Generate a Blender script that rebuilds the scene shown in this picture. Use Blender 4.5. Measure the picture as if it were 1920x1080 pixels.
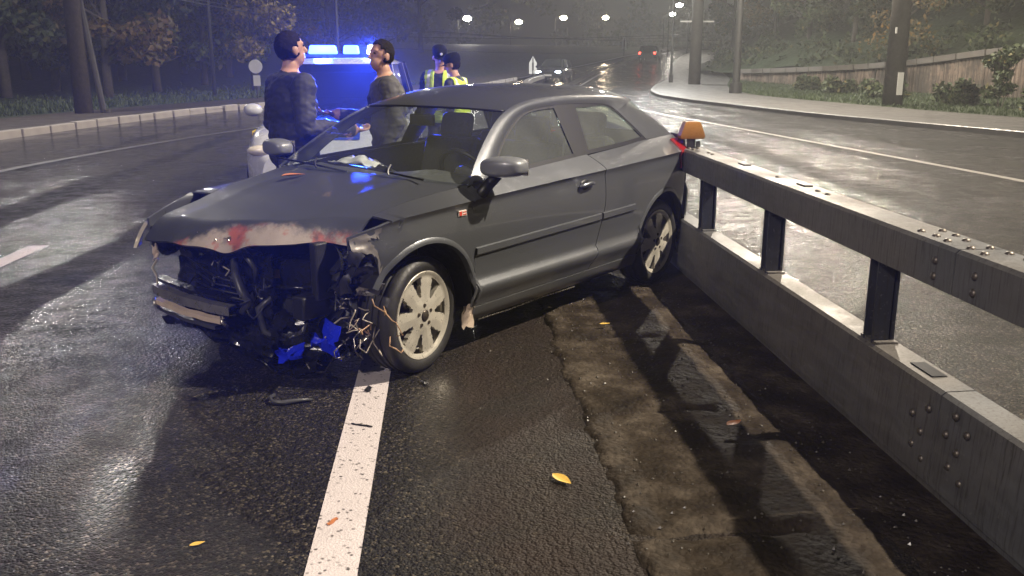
import bpy, bmesh, math, random
import numpy as np
from mathutils import Vector, Matrix, noise

random.seed(7); rng = np.random.default_rng(7)
for o in list(bpy.data.objects): bpy.data.objects.remove(o)
scene = bpy.context.scene
COL = scene.collection
PI = math.pi

# ------------------------------------------------------------------ camera, world, exposure
cam_d = bpy.data.cameras.new('camera'); cam = bpy.data.objects.new('camera', cam_d); COL.objects.link(cam)
cam_d.sensor_width = 36; cam_d.lens = 36 * 1700 / 1920; cam_d.clip_start = 0.05; cam_d.clip_end = 1500
cam.location = (0, 0, 1.642); cam.rotation_euler = (PI / 2 - 0.246, 0, -0.0749)
scene.camera = cam
world = bpy.data.worlds.new('World'); scene.world = world; world.use_nodes = True
wn = world.node_tree.nodes; bg = wn['Background']
bg.inputs['Color'].default_value = (0.112, 0.106, 0.094, 1); bg.inputs['Strength'].default_value = 0.035   # night sky: city glow on low cloud
scene.view_settings.view_transform = 'Standard'; scene.view_settings.look = 'None'
scene.view_settings.exposure = 0.0; scene.view_settings.gamma = 1
scene.view_settings.use_curve_mapping = False
scene.cycles.use_denoising = True
scene.cycles.max_bounces = 7; scene.cycles.diffuse_bounces = 2; scene.cycles.glossy_bounces = 3
scene.cycles.transmission_bounces = 4; scene.cycles.transparent_max_bounces = 10; scene.cycles.volume_bounces = 0
scene.cycles.sample_clamp_indirect = 4; scene.cycles.sample_clamp_direct = 0
scene.cycles.volume_max_steps = 64
scene.cycles.caustics_reflective = False; scene.cycles.caustics_refractive = False

# ------------------------------------------------------------------ helpers
def mesh_obj(name, verts, faces, mat=None, parent=None, smooth=False, loc=None):
    me = bpy.data.meshes.new(name); me.from_pydata([tuple(map(float, v)) for v in verts], [], faces); me.update()
    if smooth: me.polygons.foreach_set('use_smooth', [True] * len(me.polygons))
    o = bpy.data.objects.new(name, me); COL.objects.link(o)
    if mat:
        for m in (mat if isinstance(mat, (list, tuple)) else [mat]): me.materials.append(m)
    if parent: o.parent = parent
    if loc is not None: o.location = loc
    return o
def tag(o, label=None, cat=None, group=None, kind=None):
    if label: o['label'] = label
    if cat: o['category'] = cat
    if group: o['group'] = group
    if kind: o['kind'] = kind
    return o
def empty(name, loc=(0, 0, 0), rz=0.0):
    o = bpy.data.objects.new(name, None); COL.objects.link(o); o.location = loc; o.rotation_euler = (0, 0, rz)
    o.empty_display_size = .1; return o
def copy_tree(o, parent=None):
    c = o.copy(); COL.objects.link(c); c.parent = parent
    for ch in list(o.children): copy_tree(ch, c)
    return c
class MB:
    """collects primitive shapes into one mesh"""
    def __init__(s): s.v = []; s.f = []; s.mi = []
    def add(s, V, F, mi=0):
        n = len(s.v); s.v += [tuple(map(float, v)) for v in V]; s.f += [tuple(i + n for i in f) for f in F]; s.mi += [mi] * len(F)
    def box(s, c, d, R=None, mi=0, taper=1.0):
        x, y, z = d[0] / 2, d[1] / 2, d[2] / 2
        V = [(-x, -y, -z), (x, -y, -z), (x, y, -z), (-x, y, -z), (-x * taper, -y * taper, z), (x * taper, -y * taper, z), (x * taper, y * taper, z), (-x * taper, y * taper, z)]
        if R is not None: V = [tuple(R @ Vector(v)) for v in V]
        s.add([(v[0] + c[0], v[1] + c[1], v[2] + c[2]) for v in V], [(0, 3, 2, 1), (4, 5, 6, 7), (0, 1, 5, 4), (1, 2, 6, 5), (2, 3, 7, 6), (3, 0, 4, 7)], mi)
    def tube(s, path, r, n=8, caps=True, mi=0):
        P = [Vector(p) for p in path]; rs = r if isinstance(r, (list, tuple)) else [r] * len(P)
        up = Vector((0, 0, 1)); rings = []; base = len(s.v); V = []
        t0 = (P[1] - P[0]).normalized(); a = t0.cross(up)
        if a.length < 1e-3: a = t0.cross(Vector((1, 0, 0)))
        a.normalize()
        for i, p in enumerate(P):
            t = (P[min(i + 1, len(P) - 1)] - P[max(i - 1, 0)])
            if t.length < 1e-9: t = t0
            t.normalize(); a = (a - t * a.dot(t))
            if a.length < 1e-6: a = t.orthogonal()
            a.normalize(); b = t.cross(a)
            for k in range(n):
                an = 2 * PI * k / n; V.append(p + (a * math.cos(an) + b * math.sin(an)) * rs[i])
        F = []
        for i in range(len(P) - 1):
            for k in range(n):
                k2 = (k + 1) % n; F.append((i * n + k, i * n + k2, (i + 1) * n + k2, (i + 1) * n + k))
        if caps: F.append(tuple(range(n))[::-1]); F.append(tuple((len(P) - 1) * n + k for k in range(n)))
        s.add(V, F, mi)
    def lathe(s, prof, n=24, M=None, mi=0, close=False):
        """prof: (r, z) list, turned about z, then placed by M"""
        V = []; F = []
        for r, z in prof:
            for k in range(n):
                a = 2 * PI * k / n; v = Vector((r * math.cos(a), r * math.sin(a), z)); V.append(M @ v if M else v)
        m = len(prof)
        for i in range(m - 1 + (1 if close else 0)):
            j = (i + 1) % m
            for k in range(n):
                k2 = (k + 1) % n; F.append((i * n + k, i * n + k2, j * n + k2, j * n + k))
        s.add(V, F, mi)
    def ell(s, c, r, n=16, m=10, R=None, mi=0):
        V = []; F = []
        for i in range(m + 1):
            th = PI * i / m
            for k in range(n):
                a = 2 * PI * k / n; v = Vector((r[0] * math.sin(th) * math.cos(a), r[1] * math.sin(th) * math.sin(a), r[2] * math.cos(th)))
                if R is not None: v = R @ v
                V.append((v.x + c[0], v.y + c[1], v.z + c[2]))
        for i in range(m):
            for k in range(n):
                k2 = (k + 1) % n; F.append((i * n + k, (i + 1) * n + k, (i + 1) * n + k2, i * n + k2))
        s.add(V, F, mi)
    def build(s, name, mat, parent=None, smooth=False, bevel=0, seg=2):
        o = mesh_obj(name, s.v, s.f, mat, parent, smooth)
        if isinstance(mat, (list, tuple)): o.data.polygons.foreach_set('material_index', s.mi)
        if bevel:
            b = o.modifiers.new('b', 'BEVEL'); b.width = bevel; b.segments = seg; b.limit_method = 'ANGLE'; b.angle_limit = math.radians(35)
        return o
def grid(name, P, mat, parent=None, out=None, solid=0.0, smooth=True, split=42, keep=None):
    """P[i][j] points -> quad sheet. out: outward hint direction (or function of centre). solid: thickness inward"""
    n, m = len(P), len(P[0]); V = [p for row in P for p in row]
    F = []
    for i in range(n - 1):
        for j in range(m - 1):
            if keep and not keep(i, j): continue
            F.append((i * m + j, i * m + j + 1, (i + 1) * m + j + 1, (i + 1) * m + j))
    if out is not None:
        tot = 0
        for f in F:
            a, b, c = Vector(V[f[0]]), Vector(V[f[1]]), Vector(V[f[2]]); d = Vector(V[f[3]])
            nn = (c - a).cross(d - b); ctr = (a + b + c + d) / 4
            h = out(ctr) if callable(out) else out
            tot += nn.dot(Vector(h))
        if tot < 0: F = [f[::-1] for f in F]
    o = mesh_obj(name, V, F, mat, parent, smooth)
    if solid:
        s = o.modifiers.new('s', 'SOLIDIFY'); s.thickness = solid; s.offset = -1
    if split:
        e = o.modifiers.new('e', 'EDGE_SPLIT'); e.split_angle = math.radians(split)
    return o
def ci(x, xs, ys):
    """smooth interpolation (Hermite with limited slopes)"""
    x = float(x)
    if x <= xs[0]: return ys[0]
    if x >= xs[-1]: return ys[-1]
    k = int(np.searchsorted(xs, x)) - 1; k = max(0, min(k, len(xs) - 2))
    h = xs[k + 1] - xs[k]; t = (x - xs[k]) / h
    def sl(i):
        if i == 0: return (ys[1] - ys[0]) / (xs[1] - xs[0])
        if i == len(xs) - 1: return (ys[-1] - ys[-2]) / (xs[-1] - xs[-2])
        a = (ys[i] - ys[i - 1]) / (xs[i] - xs[i - 1]); b = (ys[i + 1] - ys[i]) / (xs[i + 1] - xs[i])
        return 0 if a * b <= 0 else 2 * a * b / (a + b)
    m0, m1 = sl(k), sl(k + 1)
    return (2 * t**3 - 3 * t**2 + 1) * ys[k] + (t**3 - 2 * t**2 + t) * h * m0 + (-2 * t**3 + 3 * t**2) * ys[k + 1] + (t**3 - t**2) * h * m1
def lin(a, b, n): return [a + (b - a) * i / (n - 1) for i in range(n)]

# ------------------------------------------------------------------ materials
MATS = {}
class NT:
    def __init__(s, name):
        s.m = bpy.data.materials.new(name); s.m.use_nodes = True; s.t = s.m.node_tree; s.n = s.t.nodes; s.b = s.n['Principled BSDF']; s.out = s.n['Material Output']
        s.tc = s.n.new('ShaderNodeTexCoord')
    def l(s, a, b): s.t.links.new(a, b)
    def noise(s, scale, detail=4, rough=.55, vec=None, dist=0.0):
        n = s.n.new('ShaderNodeTexNoise'); n.inputs['Scale'].default_value = scale; n.inputs['Detail'].default_value = detail; n.inputs['Roughness'].default_value = rough
        n.inputs['Distortion'].default_value = dist
        s.l(vec if vec else s.tc.outputs['Object'], n.inputs['Vector']); return n.outputs['Fac']
    def voro(s, scale, feat='F1', vec=None, out='Distance'):
        n = s.n.new('ShaderNodeTexVoronoi'); n.feature = feat; n.inputs['Scale'].default_value = scale
        s.l(vec if vec else s.tc.outputs['Object'], n.inputs['Vector']); return n.outputs[out]
    def ramp(s, fac, stops):
        n = s.n.new('ShaderNodeValToRGB'); e = n.color_ramp.elements
        while len(e) < len(stops): e.new(.5)
        for k, (p, c) in enumerate(stops):
            e[k].position = p; c = (c, c, c) if not isinstance(c, (tuple, list)) else c; e[k].color = (*c, 1)
        s.l(fac, n.inputs['Fac']); return n.outputs['Color']
    def math(s, op, a, b=None, c=None, clamp=False):
        n = s.n.new('ShaderNodeMath'); n.operation = op; n.use_clamp = clamp
        for k, v in enumerate((a, b, c)):
            if v is None: continue
            if isinstance(v, (int, float)): n.inputs[k].default_value = v
            else: s.l(v, n.inputs[k])
        return n.outputs[0]
    def mix(s, fac, a, b, mode='MIX'):
        n = s.n.new('ShaderNodeMix'); n.data_type = 'RGBA'; n.blend_type = mode
        for k, v in ((0, fac), (6, a), (7, b)):
            if isinstance(v, (int, float)): n.inputs[k].default_value = v if k == 0 else (v, v, v, 1)
            elif isinstance(v, (tuple, list)): n.inputs[k].default_value = (*v, 1)
            else: s.l(v, n.inputs[k])
        return n.outputs[2]
    def maprange(s, v, a, b, c=0.0, d=1.0, smooth=True):
        n = s.n.new('ShaderNodeMapRange'); n.interpolation_type = 'SMOOTHSTEP' if smooth else 'LINEAR'
        s.l(v, n.inputs['Value'])
        for nm, x in (('From Min', a), ('From Max', b), ('To Min', c), ('To Max', d)): n.inputs[nm].default_value = x
        return n.outputs['Result']
    def bump(s, h, strength=.5, dist=.01, nrm=None):
        n = s.n.new('ShaderNodeBump'); n.inputs['Strength'].default_value = strength; n.inputs['Distance'].default_value = dist
        s.l(h, n.inputs['Height'])
        if nrm: s.l(nrm, n.inputs['Normal'])
        return n.outputs['Normal']
    def sep(s, vec=None):
        n = s.n.new('ShaderNodeSeparateXYZ'); s.l(vec if vec else s.tc.outputs['Object'], n.inputs[0]); return n.outputs
    def scale(s, sx, sy, sz):
        n = s.n.new('ShaderNodeMapping'); n.inputs['Scale'].default_value = (sx, sy, sz); s.l(s.tc.outputs['Object'], n.inputs['Vector']); return n.outputs[0]
    def set(s, **k):
        for nm, v in k.items():
            nm = nm.replace('_', ' ').title() if nm not in ('IOR',) else nm
            nm = {'Base': 'Base Color', 'Coat': 'Coat Weight', 'Spec': 'Specular IOR Level', 'Transmission': 'Transmission Weight', 'Emission': 'Emission Color'}.get(nm, nm)
            i = s.b.inputs[nm]
            if isinstance(v, (int, float)): i.default_value = v
            elif isinstance(v, (tuple, list)): i.default_value = (*v, 1) if len(v) == 3 else v
            else: s.l(v, i)
        return s.m
def simple(name, col, rough=.5, metal=0.0, var=.25, scale=9, bump=0.0, bscale=60, rvar=.1, **k):
    t = NT(name); f = t.noise(scale, 5)
    c = t.mix(f, tuple(x * (1 - var) for x in col), tuple(min(1, x * (1 + var)) for x in col))
    r = t.maprange(t.noise(scale * 2.3, 4), .3, .7, max(.03, rough - rvar), min(1, rough + rvar))
    t.set(base=c, roughness=r, metallic=metal, **k)
    if bump: t.l(t.bump(t.noise(bscale, 5), .6, bump), t.b.inputs['Normal'])
    return t.m

def asphalt():
    t = NT('wet_asphalt'); x, y, z = t.sep()
    agg = t.voro(95); agg2 = t.noise(260, 3, .7); big = t.noise(.55, 5, .6); mid = t.noise(4.5, 5, .6)
    cellc = t.n.new('ShaderNodeTexVoronoi'); cellc.inputs['Scale'].default_value = 95; t.l(t.tc.outputs['Object'], cellc.inputs['Vector'])
    sepc = t.n.new('ShaderNodeSeparateColor'); t.l(cellc.outputs['Color'], sepc.inputs[0])
    stone = t.ramp(sepc.outputs[0], [(0, (.006, .006, .0055)), (.55, (.014, .0128, .010)), (.84, (.036, .030, .022)), (1, (.15, .125, .09))])
    col = t.mix(t.maprange(mid, .35, .7, 0, .6), stone, (.011, .010, .009))
    # mud washed over the shoulder between the edge line and the median strip (p -0.3 .. 0.65)
    wob = t.math('ADD', x, t.math('MULTIPLY', t.math('SUBTRACT', t.noise(1.6, 4), .5), .55))
    mud = t.math('MULTIPLY', t.maprange(wob, -.25, .25, 0, 1), t.maprange(wob, 1.7, 1.95, 1, 0))
    mudn = t.math('MULTIPLY', mud, t.maprange(t.noise(2.1, 5, .6), .3, .62, .35, 1))
    col = t.mix(mudn, col, t.mix(t.noise(3, 4), (.014, .011, .009), (.042, .027, .021)))
    t.set(base=col)
    # polished wheel tracks along the road: bands in p, wandering
    wx = t.math('ADD', x, t.math('MULTIPLY', t.math('SUBTRACT', t.noise(.09, 2), .5), 1.6))
    band = t.math('SINE', t.math('MULTIPLY', wx, 2 * PI / 1.75))
    bandm = t.maprange(t.math('ADD', band, t.math('MULTIPLY', t.math('SUBTRACT', big, .5), 1.6)), .25, 1.0, 0, 1)
    rough = t.maprange(mid, .3, .7, .42, .60)
    t.set(roughness=rough, spec=.18)
    hgt = t.math('ADD', t.math('ADD', t.math('MULTIPLY', agg, -.9), t.math('MULTIPLY', t.voro(41), -1.1)), t.math('MULTIPLY', agg2, .35))
    n2 = t.bump(hgt, 1.0, .012)
    # water film: lies smoother in the wheel tracks and over the mud, broken by the stones elsewhere
    film = t.math('SUBTRACT', 1.0, t.math('MULTIPLY', bandm, .80))
    film = t.math('MULTIPLY', film, t.math('SUBTRACT', 1.0, t.math('MULTIPLY', mudn, .55)))
    film = t.math('MULTIPLY', film, t.maprange(t.noise(1.3, 4, .6), .3, .7, .55, 1.0))
    coarse = t.maprange(x, 1.6, 2.4, 1.0, 1.75)   # coarser dressing on the far carriageway
    n3 = t.bump(t.math('MULTIPLY', t.math('MULTIPLY', hgt, film), coarse), 1.0, .0024)
    n3 = t.bump(t.noise(.9, 2), .10, .02, n3)
    t.set(coat=t.math('MULTIPLY', t.maprange(t.noise(.7, 5, .65), .36, .64, .62, 1.0), t.maprange(agg, .15, .5, 1.0, .75)), coat_roughness=t.maprange(film, .2, 1.0, .05, .10))
    t.b.inputs['Coat IOR'].default_value = 1.33
    t.l(n3, t.b.inputs['Coat Normal'])
    t.l(n2, t.b.inputs['Normal']); return t.m
M = MATS
M['asphalt'] = asphalt()
def paintline(name, col, wear, scale):
    t = NT(name); h = t.voro(95); n = t.noise(scale, 5, .65); pits = t.maprange(t.math('ADD', t.voro(33), t.math('MULTIPLY', t.noise(90, 3), .25)), .24, .44, 1, 0)
    w = t.math('MULTIPLY', pits, t.maprange(t.noise(5, 5, .7), .30, .60, .12, wear), clamp=True)
    c = t.mix(w, t.mix(n, tuple(.8 * x for x in col), col), (.05, .045, .04))
    t.set(base=c, roughness=.42, spec=.4, coat=.6, coat_roughness=.15); t.l(t.bump(t.math('ADD', h, t.noise(200, 3)), .6, .004), t.b.inputs['Normal']); return t.m
M['line'] = paintline('white_line_paint', (.70, .63, .63), 1.0, 14)
M['line_mid'] = paintline('greyed_line_paint', (.42, .39, .36), .9, 8)
M['line_old'] = paintline('worn_line_paint', (.20, .19, .18), .9, 6)
def dirt():
    t = NT('wet_dirt'); a = t.noise(3.2, 8, .65); b = t.noise(28, 6, .7); v = t.voro(40)
    c = t.ramp(a, [(.30, (.008, .006, .005)), (.48, (.026, .019, .013)), (.58, (.056, .044, .033)), (.76, (.13, .108, .084))])
    c = t.mix(t.maprange(b, .45, .7, 0, .7), c, (.022, .018, .014))
    t.set(base=c, roughness=t.maprange(a, .3, .65, .5, .8), spec=.10)
    t.l(t.bump(t.math('ADD', t.math('MULTIPLY', b, .8), t.math('MULTIPLY', v, -.5)), .9, .014), t.b.inputs['Normal']); return t.m
M['dirt'] = dirt()
M['slab'] = simple('old_concrete', (.06, .052, .043), .45, var=.7, scale=6, bump=.012, bscale=45)
M['channel'] = simple('dark_wet_channel', (.022, .019, .016), .4, var=.5, scale=5, bump=.01, bscale=40)
M['pave'] = simple('pavement_grey', (.085, .08, .075), .5, var=.35, scale=1.3, bump=.004, bscale=70)
M['earth'] = simple('dark_earth', (.045, .036, .028), .75, var=.5, scale=1.5, bump=.02, bscale=15)
M['kerb'] = simple('whitewashed_kerb', (.33, .30, .27), .55, var=.3, scale=3, bump=.006, bscale=25)
M['kerb_grey'] = simple('grey_kerb', (.13, .125, .12), .45, var=.35, scale=3, bump=.006, bscale=25)
M['grass'] = simple('grass_ground', (.022, .032, .012), .7, var=.5, scale=2)
M['blade'] = simple('grass_blade', (.035, .055, .016), .55, var=.5, scale=.8)
def steel(name, col, rough, metal):
    t = NT(name); a = t.noise(2.5, 6, .6, vec=t.scale(1.2, 1.2, 6)); b = t.noise(40, 4); st = t.noise(9, 5, .7, vec=t.scale(8, 8, .5))
    c = t.mix(a, tuple(.65 * x for x in col), tuple(1.25 * x for x in col)); c = t.mix(t.maprange(t.noise(.7, 3), .4, .65, 0, .6), c, tuple(x_ * y_ for x_, y_ in zip(col, (1.15, .98, .78)))); c = t.mix(t.maprange(st, .47, .72, 0, .7), c, (.045, .036, .026)); c = t.mix(t.maprange(t.noise(55, 4, .7), .60, .72, 0, .5), c, (.30, .29, .27))
    t.set(base=c, roughness=t.maprange(t.math('ADD', a, t.math('MULTIPLY', b, .3)), .4, .9, rough - .1, rough + .18), metallic=metal)
    t.l(t.bump(t.math('ADD', t.noise(3, 3), t.math('MULTIPLY', b, .10)), .35, .02), t.b.inputs['Normal']); return t.m
M['galv'] = steel('galvanised_steel', (.165, .17, .178), .48, .45)
M['post'] = steel('painted_post', (.05, .058, .082), .35, .4)
M['bolt'] = simple('bolt_steel', (.16, .14, .12), .4, .7)
M['orange'] = simple('orange_reflector', (.40, .185, .05), .35, var=.2, scale=30)
def carpaint(name, base, damage=False):
    t = NT(name); x, y, z = t.sep()
    fl = t.noise(900, 2); dirtn = t.noise(3.5, 6, .65)
    c = t.mix(fl, tuple(.85 * k for k in base), tuple(1.2 * k for k in base))
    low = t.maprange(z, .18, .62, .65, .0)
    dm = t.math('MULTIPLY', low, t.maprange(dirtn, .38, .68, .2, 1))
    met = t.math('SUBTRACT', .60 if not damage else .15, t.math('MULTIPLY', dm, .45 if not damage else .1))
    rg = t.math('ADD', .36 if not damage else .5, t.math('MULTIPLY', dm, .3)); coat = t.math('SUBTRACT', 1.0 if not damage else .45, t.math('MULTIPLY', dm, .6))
    c = t.mix(dm, c, (.085, .078, .068))
    if damage:
        wobble = t.math('MULTIPLY', t.math('SUBTRACT', t.noise(7, 6, .7), .5), .16)
        sx = t.math('ADD', x, t.math('ADD', wobble, t.math('MULTIPLY', y, .42)))
        msk = t.math('MULTIPLY', t.maprange(sx, .60, .66, 0, 1), t.maprange(t.noise(8, 4, .6), .24, .42, 0, 1))
        msk = t.math('MULTIPLY', msk, t.maprange(y, -.45, -.25, 0, 1))
        red_light = t.maprange(t.noise(6.5, 4, .6), .48, .60, 0, 1)  # reflected red light painted in among the bare primer
        prim_red = t.mix(red_light, t.mix(t.noise(16, 4), (.30, .245, .21), (.42, .36, .315)), (.36, .10, .08))
        c = t.mix(msk, c, prim_red)
        met = t.math('MULTIPLY', met, t.math('SUBTRACT', 1.0, msk)); coat = t.math('MULTIPLY', coat, t.math('SUBTRACT', 1.0, msk))
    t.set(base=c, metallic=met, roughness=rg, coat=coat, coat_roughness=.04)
    drops = t.maprange(t.voro(125), .12, .38, 1, 0)
    h = t.math('ADD', t.math('MULTIPLY', drops, t.maprange(t.noise(30, 3), .45, .6, 0, 1)), t.math('MULTIPLY', t.noise(2.6, 2), 0.0))
    nn = t.bump(h, .5, .0014)
    t.l(nn, t.b.inputs['Normal']); t.l(nn, t.b.inputs['Coat Normal']); return t.m
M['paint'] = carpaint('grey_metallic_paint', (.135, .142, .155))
M['mirror_paint_lit'] = simple('mirror_cap_lit_grey', (.20, .208, .22), .42, .25, var=.05, rvar=.03, coat=.4)  # body grey made lighter: light on the housing put into its colour
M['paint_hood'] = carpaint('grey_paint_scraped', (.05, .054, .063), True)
M['paint_bare'] = simple('scuffed_fender_metal', (.27, .25, .24), .42, .5, var=.3, scale=7, bump=.002, bscale=30)
M['white_paint'] = simple('white_car_paint', (.55, .56, .58), .25, var=.06, coat=.6)
M['blue_paint'] = simple('police_blue_paint', (.02, .06, .45), .3, var=.1, coat=.4)
M['yellow_paint'] = simple('police_yellow_paint', (.75, .55, .05), .3, var=.1)
M['dark_paint'] = simple('dark_car_paint', (.03, .03, .034), .25, .3, var=.1, coat=.5)
M['black'] = simple('black_plastic', (.016, .016, .017), .45, var=.4, scale=14, bump=.003, bscale=40)
M['black_gloss'] = simple('wet_black_plastic', (.010, .010, .011), .2, var=.4, scale=12, bump=.006, bscale=22)
M['rubber'] = simple('tyre_rubber', (.022, .021, .020), .55, var=.3, scale=12, bump=.002, bscale=80)
M['trim'] = simple('rubber_seal', (.012, .012, .013), .42, var=.05, rvar=.01)
M['alloy'] = simple('alloy_silver', (.62, .58, .50), .36, .45, var=.22, scale=16, bump=.001, bscale=90)
M['disc'] = simple('brake_disc', (.09, .075, .06), .45, .7, var=.4, scale=20)
M['chrome'] = simple('bright_metal', (.60, .56, .50), .25, .9, var=.3, scale=20)
M['alu'] = simple('crushed_aluminium', (.33, .32, .30), .35, .7, var=.5, scale=9, bump=.006, bscale=20)
M['foam'] = simple('beige_foam', (.55, .44, .34), .7, var=.25, scale=14, bump=.003)
M['hose'] = simple('hose_rubber', (.05, .05, .052), .4, var=.4, scale=20)
M['wire'] = simple('cable_grey', (.42, .37, .30), .45, var=.5, scale=18)
M['copper'] = simple('cable_tan', (.36, .22, .12), .5, var=.4, scale=18)
M['label_yellow'] = simple('yellow_sticker', (.75, .52, .14), .4, var=.1)
M['fabric'] = simple('seat_fabric', (.022, .022, .023), .85, var=.2, scale=30)
M['dash'] = simple('dashboard_plastic', (.07, .072, .074), .5, var=.15)
M['dash_mid'] = simple('wheel_centre_plastic', (.11, .11, .11), .4, var=.1)
M['paper'] = simple('white_airbag_cloth', (.62, .62, .62), .8, var=.1, scale=20)
M['badge'] = simple('badge_white', (.65, .58, .52), .35, var=.1); M['badge_red'] = simple('badge_red', (.55, .06, .04), .35, var=.1)
M['lens_red'] = simple('red_lens', (.30, .012, .012), .12, var=.1, coat=.8)
M['lens_clear'] = simple('headlamp_lens', (.72, .66, .54), .18, var=.15, scale=20, coat=.8)
M['painted_blue_light'] = simple('blue_light_colour', (.012, .03, .85), .22, var=.3, scale=22, bump=.012, bscale=18)  # reflected blue beacon light put into the base colour
def glass(name, tint, gloss_rough=.03, extra=0.0):
    t = NT(name); t.n.remove(t.b)
    tr = t.n.new('ShaderNodeBsdfTransparent'); tr.inputs['Color'].default_value = (*tint, 1)
    gl = t.n.new('ShaderNodeBsdfGlossy'); gl.inputs['Roughness'].default_value = gloss_rough
    fr = t.n.new('ShaderNodeLayerWeight'); fr.inputs['Blend'].default_value = .5
    drops = t.maprange(t.voro(120), .10, .32, 1, 0); nb = t.bump(t.math('MULTIPLY', drops, t.maprange(t.noise(14, 3), .5, .62, 0, 1)), .35, .0015)
    t.l(nb, gl.inputs['Normal']); t.l(nb, fr.inputs['Normal'])
    film = t.n.new('ShaderNodeBsdfDiffuse'); film.inputs['Color'].default_value = (.30, .32, .30, 1)
    mx0 = t.n.new('ShaderNodeMixShader'); t.l(t.maprange(t.noise(3, 3, .5), .2, .8, extra * .8, extra * 1.2), mx0.inputs[0]); t.l(tr.outputs[0], mx0.inputs[1]); t.l(film.outputs[0], mx0.inputs[2])
    mx = t.n.new('ShaderNodeMixShader'); t.l(t.math('ADD', t.math('MULTIPLY', t.math('POWER', fr.outputs['Facing'], 5.0), .95), .045), mx.inputs[0]); t.l(mx0.outputs[0], mx.inputs[1]); t.l(gl.outputs[0], mx.inputs[2])
    t.l(mx.outputs[0], t.out.inputs['Surface']); return t.m
M['glass'] = glass('windscreen_glass', (.90, .94, .92), .02, .085)
M['glass_side'] = glass('wet_side_glass', (.80, .88, .82), .05, .24)
M['glass_dark'] = glass('dark_glass', (.04, .045, .05), .05, .05)
def emis(name, col, s):
    t = NT(name); t.set(base=(.02, .02, .02), emission=col); t.b.inputs['Emission Strength'].default_value = s; return t.m
M['lamp_white'] = emis('street_lamp_glow', (1.0, .93, .80), 160)
M['lamp_warm'] = emis('street_lamp_glow_warm', (1.0, .80, .52), 130)
M['beacon_blue'] = emis('blue_beacon', (.03, .08, 1.0), 22)
M['beacon_white'] = emis('white_beacon', (1.0, .95, .75), 12)
M['head_white'] = emis('headlight_glow', (.75, .85, 1.0), 60)
M['tail_red'] = emis('tail_lamp_glow', (1.0, .05, .03), 12)
M['pole'] = simple('concrete_pole', (.05, .046, .04), .7, var=.3, scale=4, bump=.006, bscale=30)
M['pole_metal'] = simple('grey_metal_pole', (.04, .041, .04), .5, .3, var=.25)
M['sign_white'] = simple('sign_white', (.62, .62, .60), .5, var=.12)
M['bark'] = simple('tree_bark', (.06, .05, .04), .85, var=.5, scale=8, bump=.02, bscale=14)
def ribwall():
    t = NT('stained_ribbed_concrete'); a = t.noise(2.2, 6, .65, vec=t.scale(3.2, 3.2, .25)); b = t.noise(7, 5, .6)
    c = t.ramp(a, [(.25, (.05, .04, .032)), (.42, (.09, .064, .05)), (.55, (.19, .145, .112)), (.8, (.28, .23, .185))])
    c = t.mix(t.maprange(t.noise(.9, 5, .65), .42, .62, 0, .85), c, (.04, .034, .027)); c = t.mix(t.maprange(b, .5, .72, 0, .7), c, (.035, .03, .024))
    t.set(base=c, roughness=.7); return t.m
M['ribwall'] = ribwall()
M['coping'] = simple('coping_stone', (.11, .098, .086), .65, var=.5, scale=2, bump=.01, bscale=20)
def leafmat(name, c1, c2, c3=None):
    t = NT(name); g = t.n.new('ShaderNodeNewGeometry'); r = g.outputs['Random Per Island']
    st = [(0, c1), (.7, c2)] + ([(.88, c2), (1, c3)] if c3 else [(1, c2)])
    t.set(base=t.ramp(r, st), roughness=.55, spec=.3); 
    t.b.inputs['Transmission Weight'].default_value = 0
    return t.m
M['leaf_dark'] = leafmat('leaf_dark_green', (.020, .032, .014), (.05, .065, .025), (.12, .09, .03))
M['leaf_mid'] = leafmat('leaf_green', (.03, .048, .016), (.075, .09, .035), (.16, .13, .04))
M['leaf_autumn'] = leafmat('leaf_autumn', (.05, .05, .018), (.13, .085, .03), (.26, .15, .04))
M['leaf_yellow'] = leafmat('leaf_yellow', (.10, .09, .022), (.24, .18, .05), (.34, .24, .06))
M['skin'] = simple('skin', (.45, .25, .17), .5, var=.08, scale=30, subsurface_weight=.0)
M['hair'] = simple('dark_hair', (.014, .011, .009), .75, var=.5, scale=90, bump=.01, bscale=120, spec=.08)
M['jacket_dark'] = simple('dark_jacket', (.024, .024, .030), .7, var=.06, scale=10, bump=.008, bscale=14)
M['jacket_grey'] = simple('grey_jacket', (.06, .058, .062), .75, var=.06, scale=10, bump=.008, bscale=14)
M['uniform'] = simple('navy_uniform', (.014, .016, .030), .7, var=.25, scale=10, bump=.006, bscale=14)
M['trousers'] = simple('dark_trousers', (.020, .020, .024), .75, var=.2, scale=10, bump=.006, bscale=14)
M['shoe'] = simple('black_shoe', (.015, .014, .013), .4, var=.2)
M['vest'] = simple('hi_vis_yellow', (.55, .72, .06), .6, var=.12, scale=10, bump=.004, bscale=20)
M['reflect'] = simple('reflective_tape', (.70, .72, .72), .35, var=.08)
M['cap'] = simple('black_cap', (.010, .011, .016), .8, var=.2, spec=.1)
M['fallen'] = simple('fallen_leaf_yellow', (.62, .40, .08), .55, var=.3, scale=30)
M['fallen_orange'] = simple('fallen_leaf_orange', (.45, .16, .06), .55, var=.3, scale=30)
M['stone'] = simple('wet_gravel', (.055, .046, .036), .35, var=.6, scale=14)
M['lichen'] = simple('board_grey', (.2, .2, .2), .6)

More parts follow.
